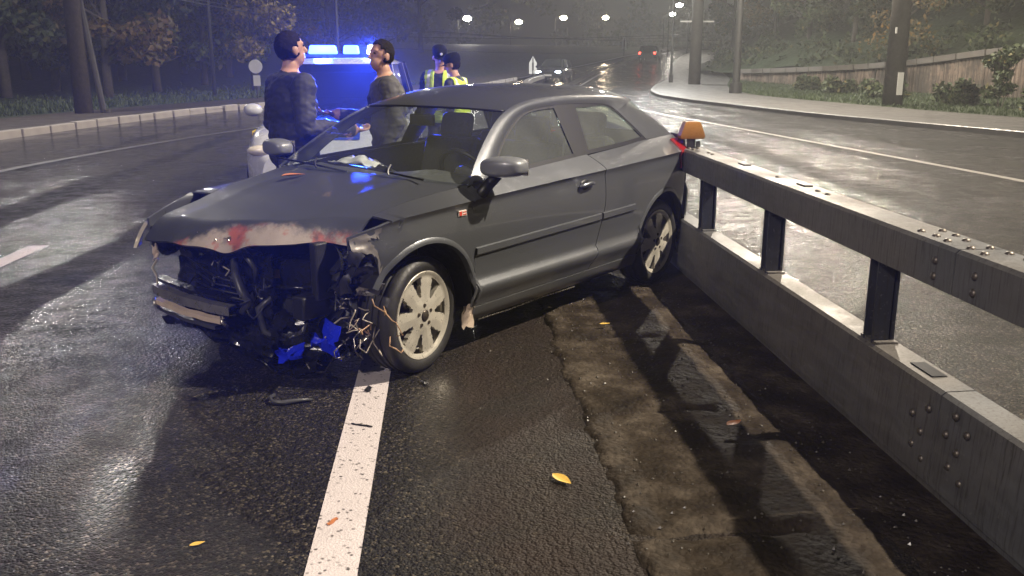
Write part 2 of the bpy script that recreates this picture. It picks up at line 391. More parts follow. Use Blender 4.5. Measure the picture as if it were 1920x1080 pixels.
# ------------------------------------------------------------------ terrain functions (road frame: X across, Y along, camera at X=Y=0)
def g(q):
    if q < 40: return 0.0
    if q < 90: return 2.4 * ((q - 40) / 60.0) ** 2
    if q < 140: d = q - 90; return 1.6667 + .06667 * d - .06667 / 100 * d * d
    return 3.333
LK_Q = [-60, 0, 12, 19, 22, 24.5, 27.5, 30.5, 34, 40, 47, 54, 61, 75, 98, 120, 160]
LK_P = [-10.6, -10.4, -10.0, -9.55, -9.15, -8.75, -8.2, -7.5, -6.2, -3.9, -1.0, 2.0, 4.4, 9.8, 20.6, 33, 60]
RK_Q = [-60, 0, 12, 19, 22, 27, 33, 37.5, 41, 45, 50, 56, 61, 77, 102, 130, 160]
RK_P = [14.6, 14.2, 13.5, 12.7, 12.0, 10.95, 10.3, 9.9, 9.85, 10.3, 11.4, 13.2, 14.9, 19.0, 27.5, 45, 68]
MD_Q = [-60, 0, 14, 22, 30, 43, 56, 77, 94, 120, 160]
MD_P = [1.95, 1.95, 1.95, 2.2, 2.75, 4.7, 7.5, 13.1, 20.2, 35, 64]
def LK(q): return ci(q, LK_Q, LK_P)
def RK(q): return ci(q, RK_Q, RK_P)
def MD(q): return ci(q, MD_Q, MD_P)
def ribbon(name, qs, fa, fb, mat, dz=0.0, nx=2, dza=None, kind=None, parent=None):
    P = []
    for q in qs:
        a, b = fa(q), fb(q); P.append([(a + (b - a) * k / (nx - 1), q, g(q) + (dz if dza is None else dz + (dza - dz) * k / (nx - 1))) for k in range(nx)])
    o = grid(name, P, mat, parent, out=(0, 0, 1), split=0, smooth=True)
    if kind: o['kind'] = kind
    return o
QS = [-60 + 4 * i for i in range(14)] + [-4 + 1.0 * i for i in range(170)]
ter = grid('terrain', [[(x, q, g(q) - .14 if q > 0 else -.14) for x in np.linspace(-130, 150, 12)] for q in [-70, -40, 0, 20, 40] + [40 + 5 * i for i in range(1, 21)] + [180, 240]], M['earth'], None, out=(0, 0, 1), split=0); ter['kind'] = 'structure'
road = ribbon('road', QS, LK, RK, M['asphalt'], 0.0, 2, kind='structure')

# markings
def strip(name, qs, fc, w, mat, parent=road, dz=.004):
    return ribbon(name, qs, lambda q: fc(q) - w / 2, lambda q: fc(q) + w / 2, mat, dz, 2, parent=parent)
strip('edge_line', [i * .5 for i in range(-6, 33)], lambda q: -.395 + max(0, q - 12) ** 2 * .002, .175, M['line'])
strip('lane_line', [-2 + i * .5 for i in range(71)], lambda q: ci(q, [-2, 8, 14.3, 17.4, 19.2, 21.4, 26, 33], [-7.1, -7.0, -6.75, -6.25, -5.85, -5.3, -3.7, -.6]), .17, M['line_old'])
strip('lane_dash', [5.4, 6.4, 7.4, 8.42], lambda q: -3.70 + (q - 8) * .02, .17, M['line'])
strip('lane_line', [3 + i * .7 for i in range(60)], lambda q: ci(q, [3, 12, 15, 19, 25.7, 29.2, 36, 46], [8.35, 8.09, 7.89, 7.58, 7.09, 6.83, 6.6, 8.0]), .16, M['line_mid'])
strip('lane_line', [20 + i * 1.0 for i in range(60)], lambda q: MD(q) + .9, .16, M['line_old'])

# left side: kerb of whitewashed stones, pavement, grass
lkb = ribbon('left_kerb', [i for i in range(-40, 150, 2)], lambda q: LK(q) - .22, lambda q: LK(q) + .004, M['kerb_grey'], .10, kind='structure')
q = 14.5; k = 0
stone_me = {}
while q < 62:
    L = random.choice([.82, .95, 1.0, 1.08]); qc = q + L / 2; a = math.atan2(LK(qc + .4) - LK(qc - .4), .8)
    mb = MB(); mb.box((0, 0, 0), (.2, L - random.uniform(.025, .06), .30), taper=.96)
    key = round(L, 2)
    if key not in stone_me:
        so = mb.build('kerbstone', M['kerb'], lkb, bevel=.018); stone_me[key] = so
    else:
        so = bpy.data.objects.new('kerbstone', stone_me[key].data); COL.objects.link(so); so.parent = lkb
        b = so.modifiers.new('b', 'BEVEL'); b.width = .018; b.segments = 2
    so.location = (LK(qc) - .095 + random.uniform(-.015, .015), qc, g(qc) + .03 + random.uniform(-.014, .014)); so.rotation_euler = (random.uniform(-.012, .012), random.uniform(-.03, .03), -a + random.uniform(-.012, .012))
    q += L; k += 1
ribbon('left_pavement', [i for i in range(-40, 150, 2)], lambda q: LK(q) - 3.4, lambda q: LK(q) - .2, M['earth'], .125, nx=4, kind='structure')
lg = ribbon('left_lawn', [i for i in range(-40, 150, 3)], lambda q: LK(q) - 40, lambda q: LK(q) - 3.3, M['grass'], .6, nx=8, dza=.13, kind='structure')
# right side
rkb = MB(); qs = [i for i in range(-40, 150)]
ro = grid('right_kerb', [[(RK(q) - .002, q, g(q) - .05), (RK(q) + .01, q, g(q) + .115), (RK(q) + .03, q, g(q) + .13), (RK(q) + .19, q, g(q) + .132), (RK(q) + .2, q, g(q) + .0)] for q in qs], M['kerb_grey'], None, out=(-.4, 0, 1), split=30); ro['kind'] = 'structure'
ribbon('right_pavement', qs[::2], lambda q: RK(q) + .18, lambda q: RK(q) + 4.4, M['pave'], .12, nx=4, kind='structure')
ribbon('right_verge', qs[::2], lambda q: RK(q) + 4.3, lambda q: RK(q) + 22, M['grass'], .125, nx=6, kind='structure')

# grass blades (stuff)
def blades(name, n, sampler, h, label, mat):
    V = []; F = []
    for i in range(n):
        x, y, z = sampler(); a = random.uniform(0, PI); w = .02 * random.uniform(.7, 1.6); hh = h * random.uniform(.4, 1.25); lx, ly = random.gauss(0, .3) * hh, random.gauss(0, .3) * hh
        b = len(V); V += [(x - w * math.cos(a), y - w * math.sin(a), z), (x + w * math.cos(a), y + w * math.sin(a), z), (x + lx, y + ly, z + hh)]; F.append((b, b + 1, b + 2))
    o = mesh_obj(name, V, F, mat); return tag(o, label, None, None, 'stuff')
def s_left():
    q = random.uniform(19, 58) if random.random() < .8 else random.uniform(12, 19); d = 3.5 + abs(random.gauss(0, 3.2)); return (LK(q) - d, q, g(q) + .13 + .47 * (d - 3.3) / 36.7)
def s_right():
    q = random.uniform(18, 62); d = 4.4 + random.random() ** 1.4 * 9; return (RK(q) + d, q, g(q) + .12)
tag(blades('grass', 16000, s_left, .13, 'short dark grass along the left footway', M['blade']), kind='stuff')
tag(blades('grass', 16000, s_right, .12, 'short green grass between right footway and ribbed wall', M['blade']), kind='stuff')

# ------------------------------------------------------------------ median strip: broken slabs, dirt, channel
def strip_h(p, q):
    e = .63 + .05 * noise.noise(Vector((q * 2.3, 3.1, 0))) + .03 * noise.noise(Vector((q * 9, 1.1, 0)))
    if p < e: return -.03
    h = .020 + .010 * noise.noise(Vector((p * 2.2, q * 2.2, 1))) + .010 * noise.noise(Vector((p * 7, q * 7, 4))) + .006 * noise.noise(Vector((p * 19, q * 19, 7)))
    for gq in (.85, 1.75, 2.86, 4.02, 5.2, 6.35, 7.5, 8.6, 9.8):
        d = abs(q - gq + .03 * noise.noise(Vector((p * 4, gq, 0)))); 
        if p < 1.30: h -= .024 * math.exp(-(d / .035) ** 2)
    h *= min(1, (p - e) / .05 + .25)
    if p > 1.42: h -= .02 * min(1, (p - 1.42) / .12)
    if p > 1.55: h = h * max(0, 1 - (p - 1.55) / .08) + .006
    return h
PN = np.linspace(.50, 1.90, 71); QN = np.linspace(1.0, 11.0, 500)
o = grid('median_strip', [[(p, q, strip_h(p, q)) for p in PN] for q in QN], M['dirt'], None, out=(0, 0, 1), split=0); o['kind'] = 'structure'; median = o
ribbon('median_base', [-20 + i for i in range(125)], lambda q: MD(q) - .15, lambda q: MD(q) + .45, M['channel'], .003, nx=2, kind='structure')
# gravel on the strip (stuff)
V = []; F = []
for i in range(2600):
    p = random.uniform(.58, 1.75) if random.random() < .96 else random.uniform(.1, .6); q = random.uniform(1.9, 8.5); r = .002 + .008 * random.random() ** 3
    z = max(strip_h(p, q), 0) + r * .3; b = len(V)
    pts = [Vector((random.uniform(.6, 1.2) * a, random.uniform(.6, 1.2) * c, random.uniform(.5, 1) * d)) * r for a, c, d in ((1, 0, 0), (-1, 0, 0), (0, 1, 0), (0, -1, 0), (0, 0, 1), (0, 0, -.5))]
    V += [(p + v.x, q + v.y, z + v.z) for v in pts]; F += [tuple(b + k for k in f) for f in ((0, 2, 4), (2, 1, 4), (1, 3, 4), (3, 0, 4), (2, 0, 5), (1, 2, 5), (3, 1, 5), (0, 3, 5))]
tag(mesh_obj('gravel', V, F, M['stone']), 'wet gravel and grit scattered on the dirt median strip', None, None, 'stuff')

# ------------------------------------------------------------------ steel median barrier
bar = empty('crash_barrier', (1.95, 3, 0)); tag(bar, 'grey steel median barrier with box rail, posts and solid base plate', 'barrier')
bar_inv = Vector((-1.95, -3, 0))
def bl(o): o.location = bar_inv; return o
Z0, Z1, Z2, Z3 = .075, .445, .82, .985
near = 1.82
def rail_sec(x0, x1, z0, z1, rr=.012):
    return [(x0, z0), (x0, z1 - rr), (x0 + rr, z1), (x1 - rr, z1), (x1, z1 - rr), (x1, z0)]
def sweep(name, sec, q0, q1, mat, n=None, bow=0.0):
    n = n or max(3, int((q1 - q0) / .5)); P = []
    for i in range(n):
        q = q0 + (q1 - q0) * i / (n - 1); dx = MD(q) - 1.95; P.append([(x + dx, q, z + g(q)) for x, z in sec])
    o = grid(name, P, mat, bar, out=lambda c: (c.x - (1.95 + MD(c.y) - 1.95), 0, c.z - .5 - g(c.y)), solid=.006, split=30); o.modifiers['s'].offset = 0; return bl(o)
joints = [-5.0, -.96, 3.04, 7.04, 11.04, 15.04, 19.04, 23.04, 27.04, 31.04, 35.04, 39.04, 43.04]
for a, b in zip(joints[:-1], joints[1:]):
    sweep('top_rail', rail_sec(near, near + .18, Z2, Z3), a + .004, b - .004, M['galv'])
    lo = [(near + .055, .004), (near + .05, .06), (near, Z0), (near - .004, Z0 + .03), (near + .012, Z1 - .012), (near + .026, Z1), (near + .135, Z1 + .003), (near + .148, Z1 - .012), (near + .158, .01)]
    sweep('base_plate', lo, a + .004, b - .004, M['galv'])
qp = 3.69 - 1.34 * 4
for i in range(34):
    if i == 0: pass
    q = qp + 1.34 * i
    dx = MD(q) - 1.95; mb = MB()
    # open C-shaped post: round front with flanges
    mb.tube([(near + .085 + dx, q, Z1 + g(q)), (near + .085 + dx, q, Z2 + g(q))], .034, 14)
    mb.box((near + .118 + dx, q, (Z1 + Z2) / 2 + g(q)), (.012, .085, Z2 - Z1 - .002)); mb.box((near + .062 + dx, q - .037, (Z1 + Z2) / 2 + g(q)), (.075, .009, Z2 - Z1 - .004)); mb.box((near + .062 + dx, q + .037, (Z1 + Z2) / 2 + g(q)), (.075, .009, Z2 - Z1 - .004))
    bl(mb.build('post', M['post'], bar))
    mb = MB(); mb.box((near + .08 + dx, q, Z1 + .008 + g(q)), (.10, .15, .012)); bl(mb.build('foot_plate', M['galv'], bar))
    if 1.5 < q < 8:
        mb = MB(); mb.lathe([(0, .006), (.007, .006), (.011, 0)], 8, Matrix.Translation((near + .050, q, Z1 + .20)) @ Matrix.Rotation(-PI / 2, 4, 'Y')); bl(mb.build('bolt', M['chrome'], bar))
bolt_me = None
def bolt(loc, rot):
    global bolt_me
    if bolt_me is None:
        mb = MB(); mb.lathe([(0, .013), (.010, .012), (.016, .006), (.017, 0)], 8); bo = mb.build('bolt', M['bolt'], bar, smooth=True); bolt_me = bo.data
    else:
        bo = bpy.data.objects.new('bolt', bolt_me); COL.objects.link(bo); bo.parent = bar
    bo.location = Vector(loc) + bar_inv; bo.rotation_euler = rot
for jq in (-.96, 3.04, 7.04):
    for dq, z in ((-.20, .36), (-.12, .40), (-.15, .27), (-.07, .31), (-.19, .17), (-.11, .20), (.06, .36), (.10, .25), (.17, .30), (.07, .15), (.15, .18)):
        bolt((near + .001, jq + dq, z), (0, -PI / 2, 0))
    for dq in (-.13, .13):
        for z in (.86, .92): bolt((near, jq + dq, z), (0, -PI / 2, 0))
    for dq in (-.34, -.24, -.14, -.04, .10, .20, .30):
        for x in (near + .05, near + .13):
            if random.random() < .9: bolt((x + random.uniform(-.01, .01), jq + dq + .05, Z3), (0, 0, 0))
for q in (4.4, 4.52, 5.1, 6.4, 6.5): bolt((near + .1, q, Z3), (0, 0, 0))
mb = MB(); mb.box((near + .085, 3.28, Z1 + .006), (.06, .17, .006)); bl(mb.build('drain_slot', M['trim'], bar))
# raised strap lugs on the rail top
for q in (4.75, 5.75): mb = MB(); mb.box((near + .12, q, Z3 + .006), (.05, .12, .012)); bl(mb.build('strap_lug', M['galv'], bar, bevel=.004))
# orange reflector standing on the rail
rf = empty('reflector_post', (1.90, 6.92, Z3)); tag(rf, 'orange reflector block on a metal foot, standing on the barrier rail', 'reflector')
mb = MB(); V = []
for z, w, d in ((.075, .088, .05), (.10, .095, .055), (.19, .062, .045), (.20, .055, .04)): V.append((z, w, d))
P = [[(w * sx, d * sy, z) for sx, sy in ((-1, -1), (1, -1), (1, 1), (-1, 1), (-1, -1))] for z, w, d in V]
grid('reflector_block', P, M['orange'], rf, out=lambda c: (c.x, c.y, 0), split=25)
mb.box((0, 0, .201), (.108, .078, .004)); mb.build('block_cap', M['orange'], rf)
mb = MB(); mb.box((0, 0, .04), (.06, .03, .08)); mb.box((.05, -.02, .03), (.03, .02, .05)); mb.build('bracket', M['galv'], rf)

# ------------------------------------------------------------------ the wrecked hatchback (s back from front axle, y to its left, z up)
car = empty('wrecked_car', (-.7136, 5.2387, 0), math.radians(228.29))
tag(car, 'dark grey three-door hatchback with smashed open front, stopped across the edge line against the barrier', 'car')
def C(s, y, z): return (-s, y, z)
def wmul(s): return ci(s, [-.9, -.75, -.6, -.45, -.3, -.1, .2, 1.5, 2.2, 2.6, 2.9, 3.1, 3.3], [.60, .74, .85, .925, .965, .987, 1, 1, .995, .98, .94, .88, .78])
def crease(s): return ci(s, [-.5, -.3, .3, .9, 1.6, 2.5, 3.1], [.845, .868, .902, .922, .942, .968, .978])
def belt(s): return ci(s, [.2, .37, .6, 1.1, 1.63, 2.1, 2.5, 3.1], [.955, .972, .992, 1.02, 1.045, 1.063, 1.082, 1.088])
def prof(z, cr): return ci(z, [.18, .26, .33, .37, .405, .452, .52, .62, .75, cr - .10, cr - .03, cr], [.79, .83, .858, .882, .892, .856, .858, .868, .876, .874, .868, .882])
def upper_y(s, z): return (.83 - .605 * (z - .95)) * ci(s, [0, 1.0, 1.6, 2.3, 2.9, 3.2], [.985, 1.0, 1.01, .985, .93, .88])
def hood_edge(s): return (ci(s, [-.78, -.62, -.5, -.35, -.2, 0, .2, .42], [.615, .645, .655, .668, .682, .70, .735, .787]), ci(s, [-.78, -.62, -.5, -.35, -.2, 0, .2, .42], [.755, .785, .812, .846, .886, .922, .950, .976]))
def dent(s, y, z, amp=1.0):
    v = Vector((s * 3.1, y * 3.1, z * 3.1)); return amp * (noise.noise(v) * .6 + noise.noise(v * 2.7 + Vector((5, 1, 2))) * .4)
def side_pt(s, z, sg=1):
    cr = crease(s)
    if z <= cr: y = prof(z, cr) * wmul(s)
    else:
        if s < .37: yt, zt = hood_edge(s); yt += .006
        else: zt = belt(s); yt = upper_y(s, zt)
        y0 = .882 * wmul(s); u = min(1, max(0, (z - cr) / (zt - cr))); y = y0 + (yt - y0) * (.92 * u + .08 * u * u)
    # dents: door skin pushed in below the mirror, crushed fender front
    if sg > 0:
        if .9 < s < 1.75: y -= .012 * math.exp(-((s - 1.22) / .14) ** 2 - ((z - .89) / .055) ** 2)
        if s < -.12: y += dent(s, y, z, .035) * min(1, (-.12 - s) / .25)
    return C(s, y * sg, z)
def side_panel(name, s0, s1, zlow, ztop, sg, mat=None, ns=40, nz=26, shear=None, ss=None, solid=.012):
    P = []
    ss = ss or lin(s0, s1, ns)
    for s in ss:
        zl, zt = zlow(s), ztop(s); cr = crease(shear(s, zt - .08) if shear else s); row = []
        if zt > cr + .01 and zl < cr: zz = lin(zl, cr - .012, nz) + [cr - .004, cr, cr + .004] + lin(cr + .014, zt, 6)
        else: zz = lin(zl, zt, nz + 9)
        for z in zz:
            s2 = shear(s, z) if shear else s
            row.append(side_pt(s2, z, sg))
        P.append(row)
    return grid(name, P, mat or M['paint'], car, out=(0, sg, .2), solid=solid, split=48)
FA, RA = (-.03, .335, .385), (2.565, .33, .372)
def arch(s, a):
    d = a[2] ** 2 - (s - a[0]) ** 2; return a[1] + math.sqrt(d) if d > 0 else 0
def fl(s):  # fender lower edge incl. torn front
    if s < -.505: return .60
    if s < FA[0] - FA[2] * .82: return ci(s, [-.52, -.46, -.40, -.36, -.345], [.755, .735, .722, .68, .645]) + .012 * noise.noise(Vector((s * 30, 0, 0)))
    return max(arch(s, FA), .285)
for sg in (1, -1):
    a0, r = FA[0], FA[2]
    angs = lin(math.radians(146), 0, 34)
    ss = lin(-.505, a0 + r * math.cos(math.radians(146)) - .004, 10)[:-1] + [a0 + r * math.cos(a) for a in angs][:-1] + lin(a0 + r - .03, .334, 2)
    if sg < 0: ss = lin(-.66, -.51, 8) + ss
    fen = side_panel('front_fender', 0, 0, fl, lambda s: hood_edge(s)[1] if s < .30 else ci(s, [.30, .335], [hood_edge(.30)[1], .965]), sg, ss=ss, nz=18)
    # flared arch lip
    P = []
    for a in lin(math.radians(150), -.04, 40):
        s, z = FA[0] + FA[2] * math.cos(a), FA[1] + FA[2] * math.sin(a); b = Vector(side_pt(s, min(max(z, .25), .86), sg)); s2, z2 = FA[0] + (FA[2] + .03) * math.cos(a), FA[1] + (FA[2] + .03) * math.sin(a); c = Vector(side_pt(s2, max(z2, .25), sg))
        P.append([c + Vector((0, .001 * sg, 0)), (b + c) / 2 + Vector((0, .012 * sg, 0)), b + Vector((0, .012 * sg, 0)), b + Vector((0, -.03 * sg, 0))])
    grid('arch_lip', P, M['paint'], fen, out=(0, sg, .1), split=50)
    # door: front edge straight, rear edge leaning
    def drear(z): return ci(z, [.29, .40, .55, .75, .95, 1.05], [1.545, 1.595, 1.655, 1.70, 1.69, 1.60])
    door = side_panel('door', 0, 1, lambda s: .292, lambda s: belt(.337 + s * 1.3), sg, ns=56, nz=34, shear=lambda u, z: .337 + u * (drear(z) - .004 - .337))
    # quarter panel with arch
    angs = lin(PI, 0, 36)
    ss = lin(1.50, RA[0] - RA[2] - .001, 22) + [RA[0] + RA[2] * math.cos(a) for a in angs][1:-1] + lin(RA[0] + RA[2] + .001, 2.96, 4)
    def qshear(s, z):
        t = (s - 1.50) / (RA[0] - RA[2] - 1.50); return s if t >= 1 else (drear(z) + .003) + t * (RA[0] - RA[2] - drear(z) - .003)
    q_ = side_panel('quarter_panel', 0, 0, lambda s: max(arch(s, RA), .292 if s < RA[0] else .34), belt, sg, ss=ss, nz=26, shear=qshear)
    P = []
    for a in lin(PI + .05, -.05, 40):
        s, z = RA[0] + RA[2] * math.cos(a), RA[1] + RA[2] * math.sin(a); b = Vector(side_pt(s, max(z, .25), sg)); s2, z2 = RA[0] + (RA[2] + .03) * math.cos(a), RA[1] + (RA[2] + .03) * math.sin(a); c = Vector(side_pt(s2, max(z2, .25), sg))
        P.append([c + Vector((0, .001 * sg, 0)), (b + c) / 2 + Vector((0, .010 * sg, 0)), b + Vector((0, .010 * sg, 0)), b + Vector((0, -.03 * sg, 0))])
    grid('arch_lip', P, M['paint'], q_, out=(0, sg, .1), split=50)
    # sill below the door
    P = [[C(s, sg * y, z) for y, z in ((.845, .287), (.835, .25), (.81, .205), (.77, .185))] for s in lin(.36, 2.19, 30)]
    grid('side_skirt', P, M['paint'], car, out=(0, sg, -.3), solid=.01, split=40)
    # rubbing strip on door and quarter
    for nm, s0, s1, par in (('rubbing_strip', .352, 1.648, door), ('rubbing_strip', 1.668, 2.10, q_)):
        P = []
        for s in lin(s0, s1, 30):
            zc = .612 + .018 * (s - .35); y = prof(zc, crease(s)) * wmul(s)
            P.append([C(s, sg * (y + .001), zc + .026), C(s, sg * (y + .013), zc + .020), C(s, sg * (y + .013), zc - .014), C(s, sg * (y + .001), zc - .024)])
        grid('rubbing_strip', P, M['paint'], par, out=(0, sg, 0), split=30)
    # wheel housing liners
    for (a, nm) in ((FA, 'front'), (RA, 'rear')):
        P = [[C(a[0] + (a[2] + .004) * math.cos(t), sg * y, a[1] + (a[2] + .004) * math.sin(t)) for y in (.845 if a is RA else .83, .70, .55)] for t in lin(math.radians(150 if a is FA else 190), -.15, 26)]
        grid('wheel_housing', P, M['black'], car, out=lambda c, a=a: (-(c.x + a[0]), 0, -(c.z - a[1])), split=0)
    # handle
    if True:
        hs, hz = 1.455, .868; y = prof(hz, crease(hs)) * wmul(hs)
        mb = MB(); mb.ell(C(hs, sg * (y - .004), hz), (.062, .012, .036)); mb.build('handle_recess', M['trim'], door, smooth=True)
        mb = MB(); pth = [C(hs + .085 * t, sg * (y + .010 + .020 * (1 - t * t)), hz + .012 - .012 * abs(t) + .004 * t) for t in lin(-1, 1, 11)]
        mb.tube(pth, [.008] + [.0145] * 9 + [.008], 10); hd = mb.build('door_handle', M['paint'], door, smooth=True)
    # A-pillar and cant rail as one band, E0 (roof side) to E1 (glass side)
    E0 = [(.36, .972), (.52, 1.095), (.70, 1.212), (.85, 1.294), (.98, 1.345), (1.12, 1.381), (1.35, 1.409), (1.65, 1.418), (1.95, 1.412), (2.20, 1.403), (2.38, 1.388), (2.53, 1.362)]
    E1 = [(.60, .992), (.72, 1.105), (.87, 1.205), (.99, 1.268), (1.10, 1.313), (1.22, 1.340), (1.42, 1.356), (1.66, 1.362), (1.92, 1.356), (2.08, 1.348), (2.18, 1.330), (2.25, 1.290)]
    def cur(E, t): 
        i = t * (len(E) - 1); xs = list(range(len(E))); return ci(i, xs, [e[0] for e in E]), ci(i, xs, [e[1] for e in E])
    P = []
    for t in lin(0, 1, 70):
        a, b = cur(E0, t), cur(E1, t); row = []
        for u in lin(0, 1, 7):
            s, z = a[0] + (b[0] - a[0]) * u, a[1] + (b[1] - a[1]) * u; bul = .014 * math.sin(PI * u)
            row.append(C(s, sg * (upper_y(s, z) + bul * .8), z + bul * .5))
        P.append(row)
    grid('roof_pillar', P, M['paint'], car, out=(0, sg, .5), solid=.012, split=45)
    # rear pillar
    D0 = [(2.25, 1.293), (2.33, 1.22), (2.41, 1.15), (2.48, 1.084)]; D1 = [(2.545, 1.358), (2.70, 1.270), (2.84, 1.174), (2.945, 1.086)]
    P = []
    for t in lin(0, 1, 20):
        a, b = cur(D0, t), cur(D1, t); row = []
        for u in lin(0, 1, 12):
            s, z = a[0] + (b[0] - a[0]) * u, a[1] + (b[1] - a[1]) * u
            row.append(C(s, sg * (upper_y(s, z) - .05 * u ** 3 * (1 - t)), z))
        P.append(row)
    grid('rear_pillar', P, M['paint'], car, out=(0, sg, .2), solid=.012, split=45)
    # windows
    def e1z(s): return ci(s, [e[0] for e in E1], [e[1] for e in E1])
    def win(name, s0b, s1b, s0t, s1t, zb, zt, mat, inset=.012, n=24, m=10, par=car):
        P = []
        for t in lin(0, 1, n):
            sb, st = s0b + (s1b - s0b) * t, s0t + (s1t - s0t) * t; z0, z1 = zb(sb), zt(st); row = []
            for u in lin(0, 1, m):
                s, z = sb + (st - sb) * u, z0 + (z1 - z0) * u; row.append(C(s, sg * (upper_y(s, z) - inset), z))
            P.append(row)
        return grid(name, P, mat, par, out=(0, sg, .2), split=0)
    win('door_window', .60, 1.475, .62, 1.50, lambda s: belt(s) - .005, e1z, M['glass_side'] if sg > 0 else M['glass'], par=door)
    win('quarter_window', 1.63, 2.47, 1.73, 2.22, lambda s: belt(s) - .005, lambda s: e1z(s) - .004, M['glass_side'] if sg > 0 else M['glass'])
    win('centre_pillar', 1.46, 1.64, 1.485, 1.74, belt, lambda s: e1z(s) + .002, M['trim'], inset=.002, n=6)
    win('door_glass_seal', .60, 1.47, .605, 1.47, belt, lambda s: belt(s) + .022, M['trim'], inset=.004, n=20, m=3, par=door)
    win('quarter_glass_seal', 1.64, 2.49, 1.645, 2.46, belt, lambda s: belt(s) + .024, M['trim'], inset=.004, n=20, m=3)
    # black seal along the pillar side of the glass
    P = []
    for t in lin(0, 1, 60):
        b = cur(E1, t); a = cur(E0, t); dx, dz = b[0] - a[0], b[1] - a[1]; L = math.hypot(dx, dz); w = .026
        row = [C(b[0] + dx / L * w * u, sg * (upper_y(b[0], b[1] + dz / L * w * u) - .003), b[1] + dz / L * w * u) for u in (0, .5, 1)]
        P.append(row)
    grid('window_seal', P, M['trim'], car, out=(0, sg, .2), split=0)
    # rear quarter glass rear seal
    P = []
    for t in lin(0, 1, 14):
        b = cur(D0, t); P.append([C(b[0] - .03 * u, sg * (upper_y(b[0], b[1]) - .003), b[1]) for u in (0, 1)])
    grid('window_seal', P, M['trim'], car, out=(0, sg, .2), split=0)
    # mirror
    mir = empty('side_mirror'); mir.parent = car
    def mc(s, y, z): return C(s, sg * y, z)
    P = []
    for t in lin(0, 1, 22):
        th = PI * t; ring = []
        yy = .965 - .125 * math.cos(th); 
        for k in range(29):
            a = 2 * PI * k / 28; sup = lambda v: math.copysign(abs(v) ** .62, v)
            rr = math.sin(th) ** .55
            ring.append(mc(.475 + .086 * rr * sup(math.cos(a)) + .16 * (yy - .9) , yy, 1.072 + .061 * rr * sup(math.sin(a)) * (1.0 if math.sin(a) > 0 else .85) + .02 * (yy - .95)))
        P.append(ring)
    grid('mirror_housing', P, M['mirror_paint_lit'], mir, out=lambda c: (c.x + .475, c.y - sg * .965, c.z - 1.072), split=0)
    mb = MB(); mb.tube([mc(.43, .80, .955), mc(.45, .87, .965), mc(.47, .93, 1.03)], [.042, .034, .03], 10); mb.tube([mc(.40, .845, .90), mc(.42, .86, .93), mc(.46, .895, 1.0)], [.02, .038, .03], 10); mb.build('mirror_foot', M['trim'], mir, smooth=True)
    mb = MB(); mb.box(mc(.572, .98, 1.072), (.006, .17, .09)); mb.build('mirror_glass', M['chrome'], mir)
    # tail lamp wrapped round the corner
    P = []
    for z in lin(.85, 1.065, 12):
        row = [Vector(side_pt(s, z, sg)) + Vector((0, sg * .018, 0)) for s in lin(2.82, 2.975, 6)]
        e = row[-1]
        row += [Vector((e.x - .05 * t, e.y - sg * .28 * t ** 1.2, e.z)) for t in (.25, .5, .75, 1)]
        P.append(row)
    grid('tail_lamp', P, M['lens_red'], car, out=(-1, sg, 0), solid=.02, split=50)

# badge on the left fender
b0 = Vector(side_pt(.235, .845, 1)); mb = MB(); mb.box((b0.x, b0.y + .004, b0.z), (.066, .008, .032)); bd = mb.build('fender_badge', M['badge'], car, bevel=.003)
mb = MB(); mb.box((b0.x + .018, b0.y + .009, b0.z), (.020, .003, .022)); mb.box((b0.x - .014, b0.y + .009, b0.z + .006), (.028, .003, .004)); mb.box((b0.x - .014, b0.y + .009, b0.z - .007), (.028, .003, .004)); mb.build('badge_mark', M['badge_red'], bd)

# roof, windscreen, rear window
def roof_z(s): return ci(s, [e[0] for e in E0], [e[1] for e in E0])
P = []
for i, t in enumerate(lin(0, 1, 34)):
    row = []
    for v in lin(-1, 1, 33):
        se = .985 + (2.53 - .985) * t; s = se - (.075 * (1 - t) * (1 - v * v) - .20 * t * t * (1 - v * v) ** 2); ye = upper_y(se, roof_z(se)) + .002
        row.append(C(s, ye * v, roof_z(se) + (.016 + .052 * min(1.0, t / .16) ** .8) * (1 - abs(v) ** 2.4)))
    P.append(row)
grid('roof', P, M['paint'], car, out=(0, 0, 1), solid=.012, split=45)
P = []
for t in lin(0, 1, 26):
    row = []
    for v in lin(-1, 1, 31):
        se = .375 + (.965 - .375) * t; z = ci(se, [e[0] for e in E0], [e[1] for e in E0]); ye = upper_y(se, z) - .004
        row.append(C(se - (.16 - .085 * t) * (1 - v * v), ye * v, z + .014 * t * (1 - abs(v) ** 2.4) + .01 * (1 - t) * (1 - v * v)))
    P.append(row)
grid('windscreen', P, M['glass'], car, out=(1, 0, 1), split=0)
# header trim strip (bright line at top of the screen) and wipers
mb = MB(); mb.tube([C(.962 - .076 * (1 - v * v), upper_y(.962, 1.340) * v * .985, 1.343 + .015 * (1 - abs(v) ** 2.4)) for v in lin(-1, 1, 25)], .007, 6); mb.build('screen_trim', M['trim'], car, smooth=True)
for y0, y1, z1 in ((.30, .02, 1.03), (-.32, -.62, 1.03)):
    mb = MB(); pts = [C(.26 + .05 * t * t, y0 + (y1 - y0 + .25) * t, 1.005 + .05 * t) for t in lin(0, 1, 8)]; mb.tube(pts, .007, 6); mb.tube([C(.25, y0 + .28, 1.0), C(.275, y0 - .02, 1.018), C(.30, y0 - .42, 1.035)], .006, 6); mb.build('wiper', M['trim'], car)
P = [[C(2.55 + .38 * t + .20 * (1 - v * v) ** 2, (upper_y(2.55 + .4 * t, 1.345 - .26 * t) - .01 - .08 * t * t) * v, 1.345 - .26 * t + .046 * (1 - v * v) * (1 - t)) for v in lin(-1, 1, 17)] for t in lin(0, 1, 10)]
grid('rear_window', P, M['glass_side'], car, out=(-1, 0, 1), split=0)
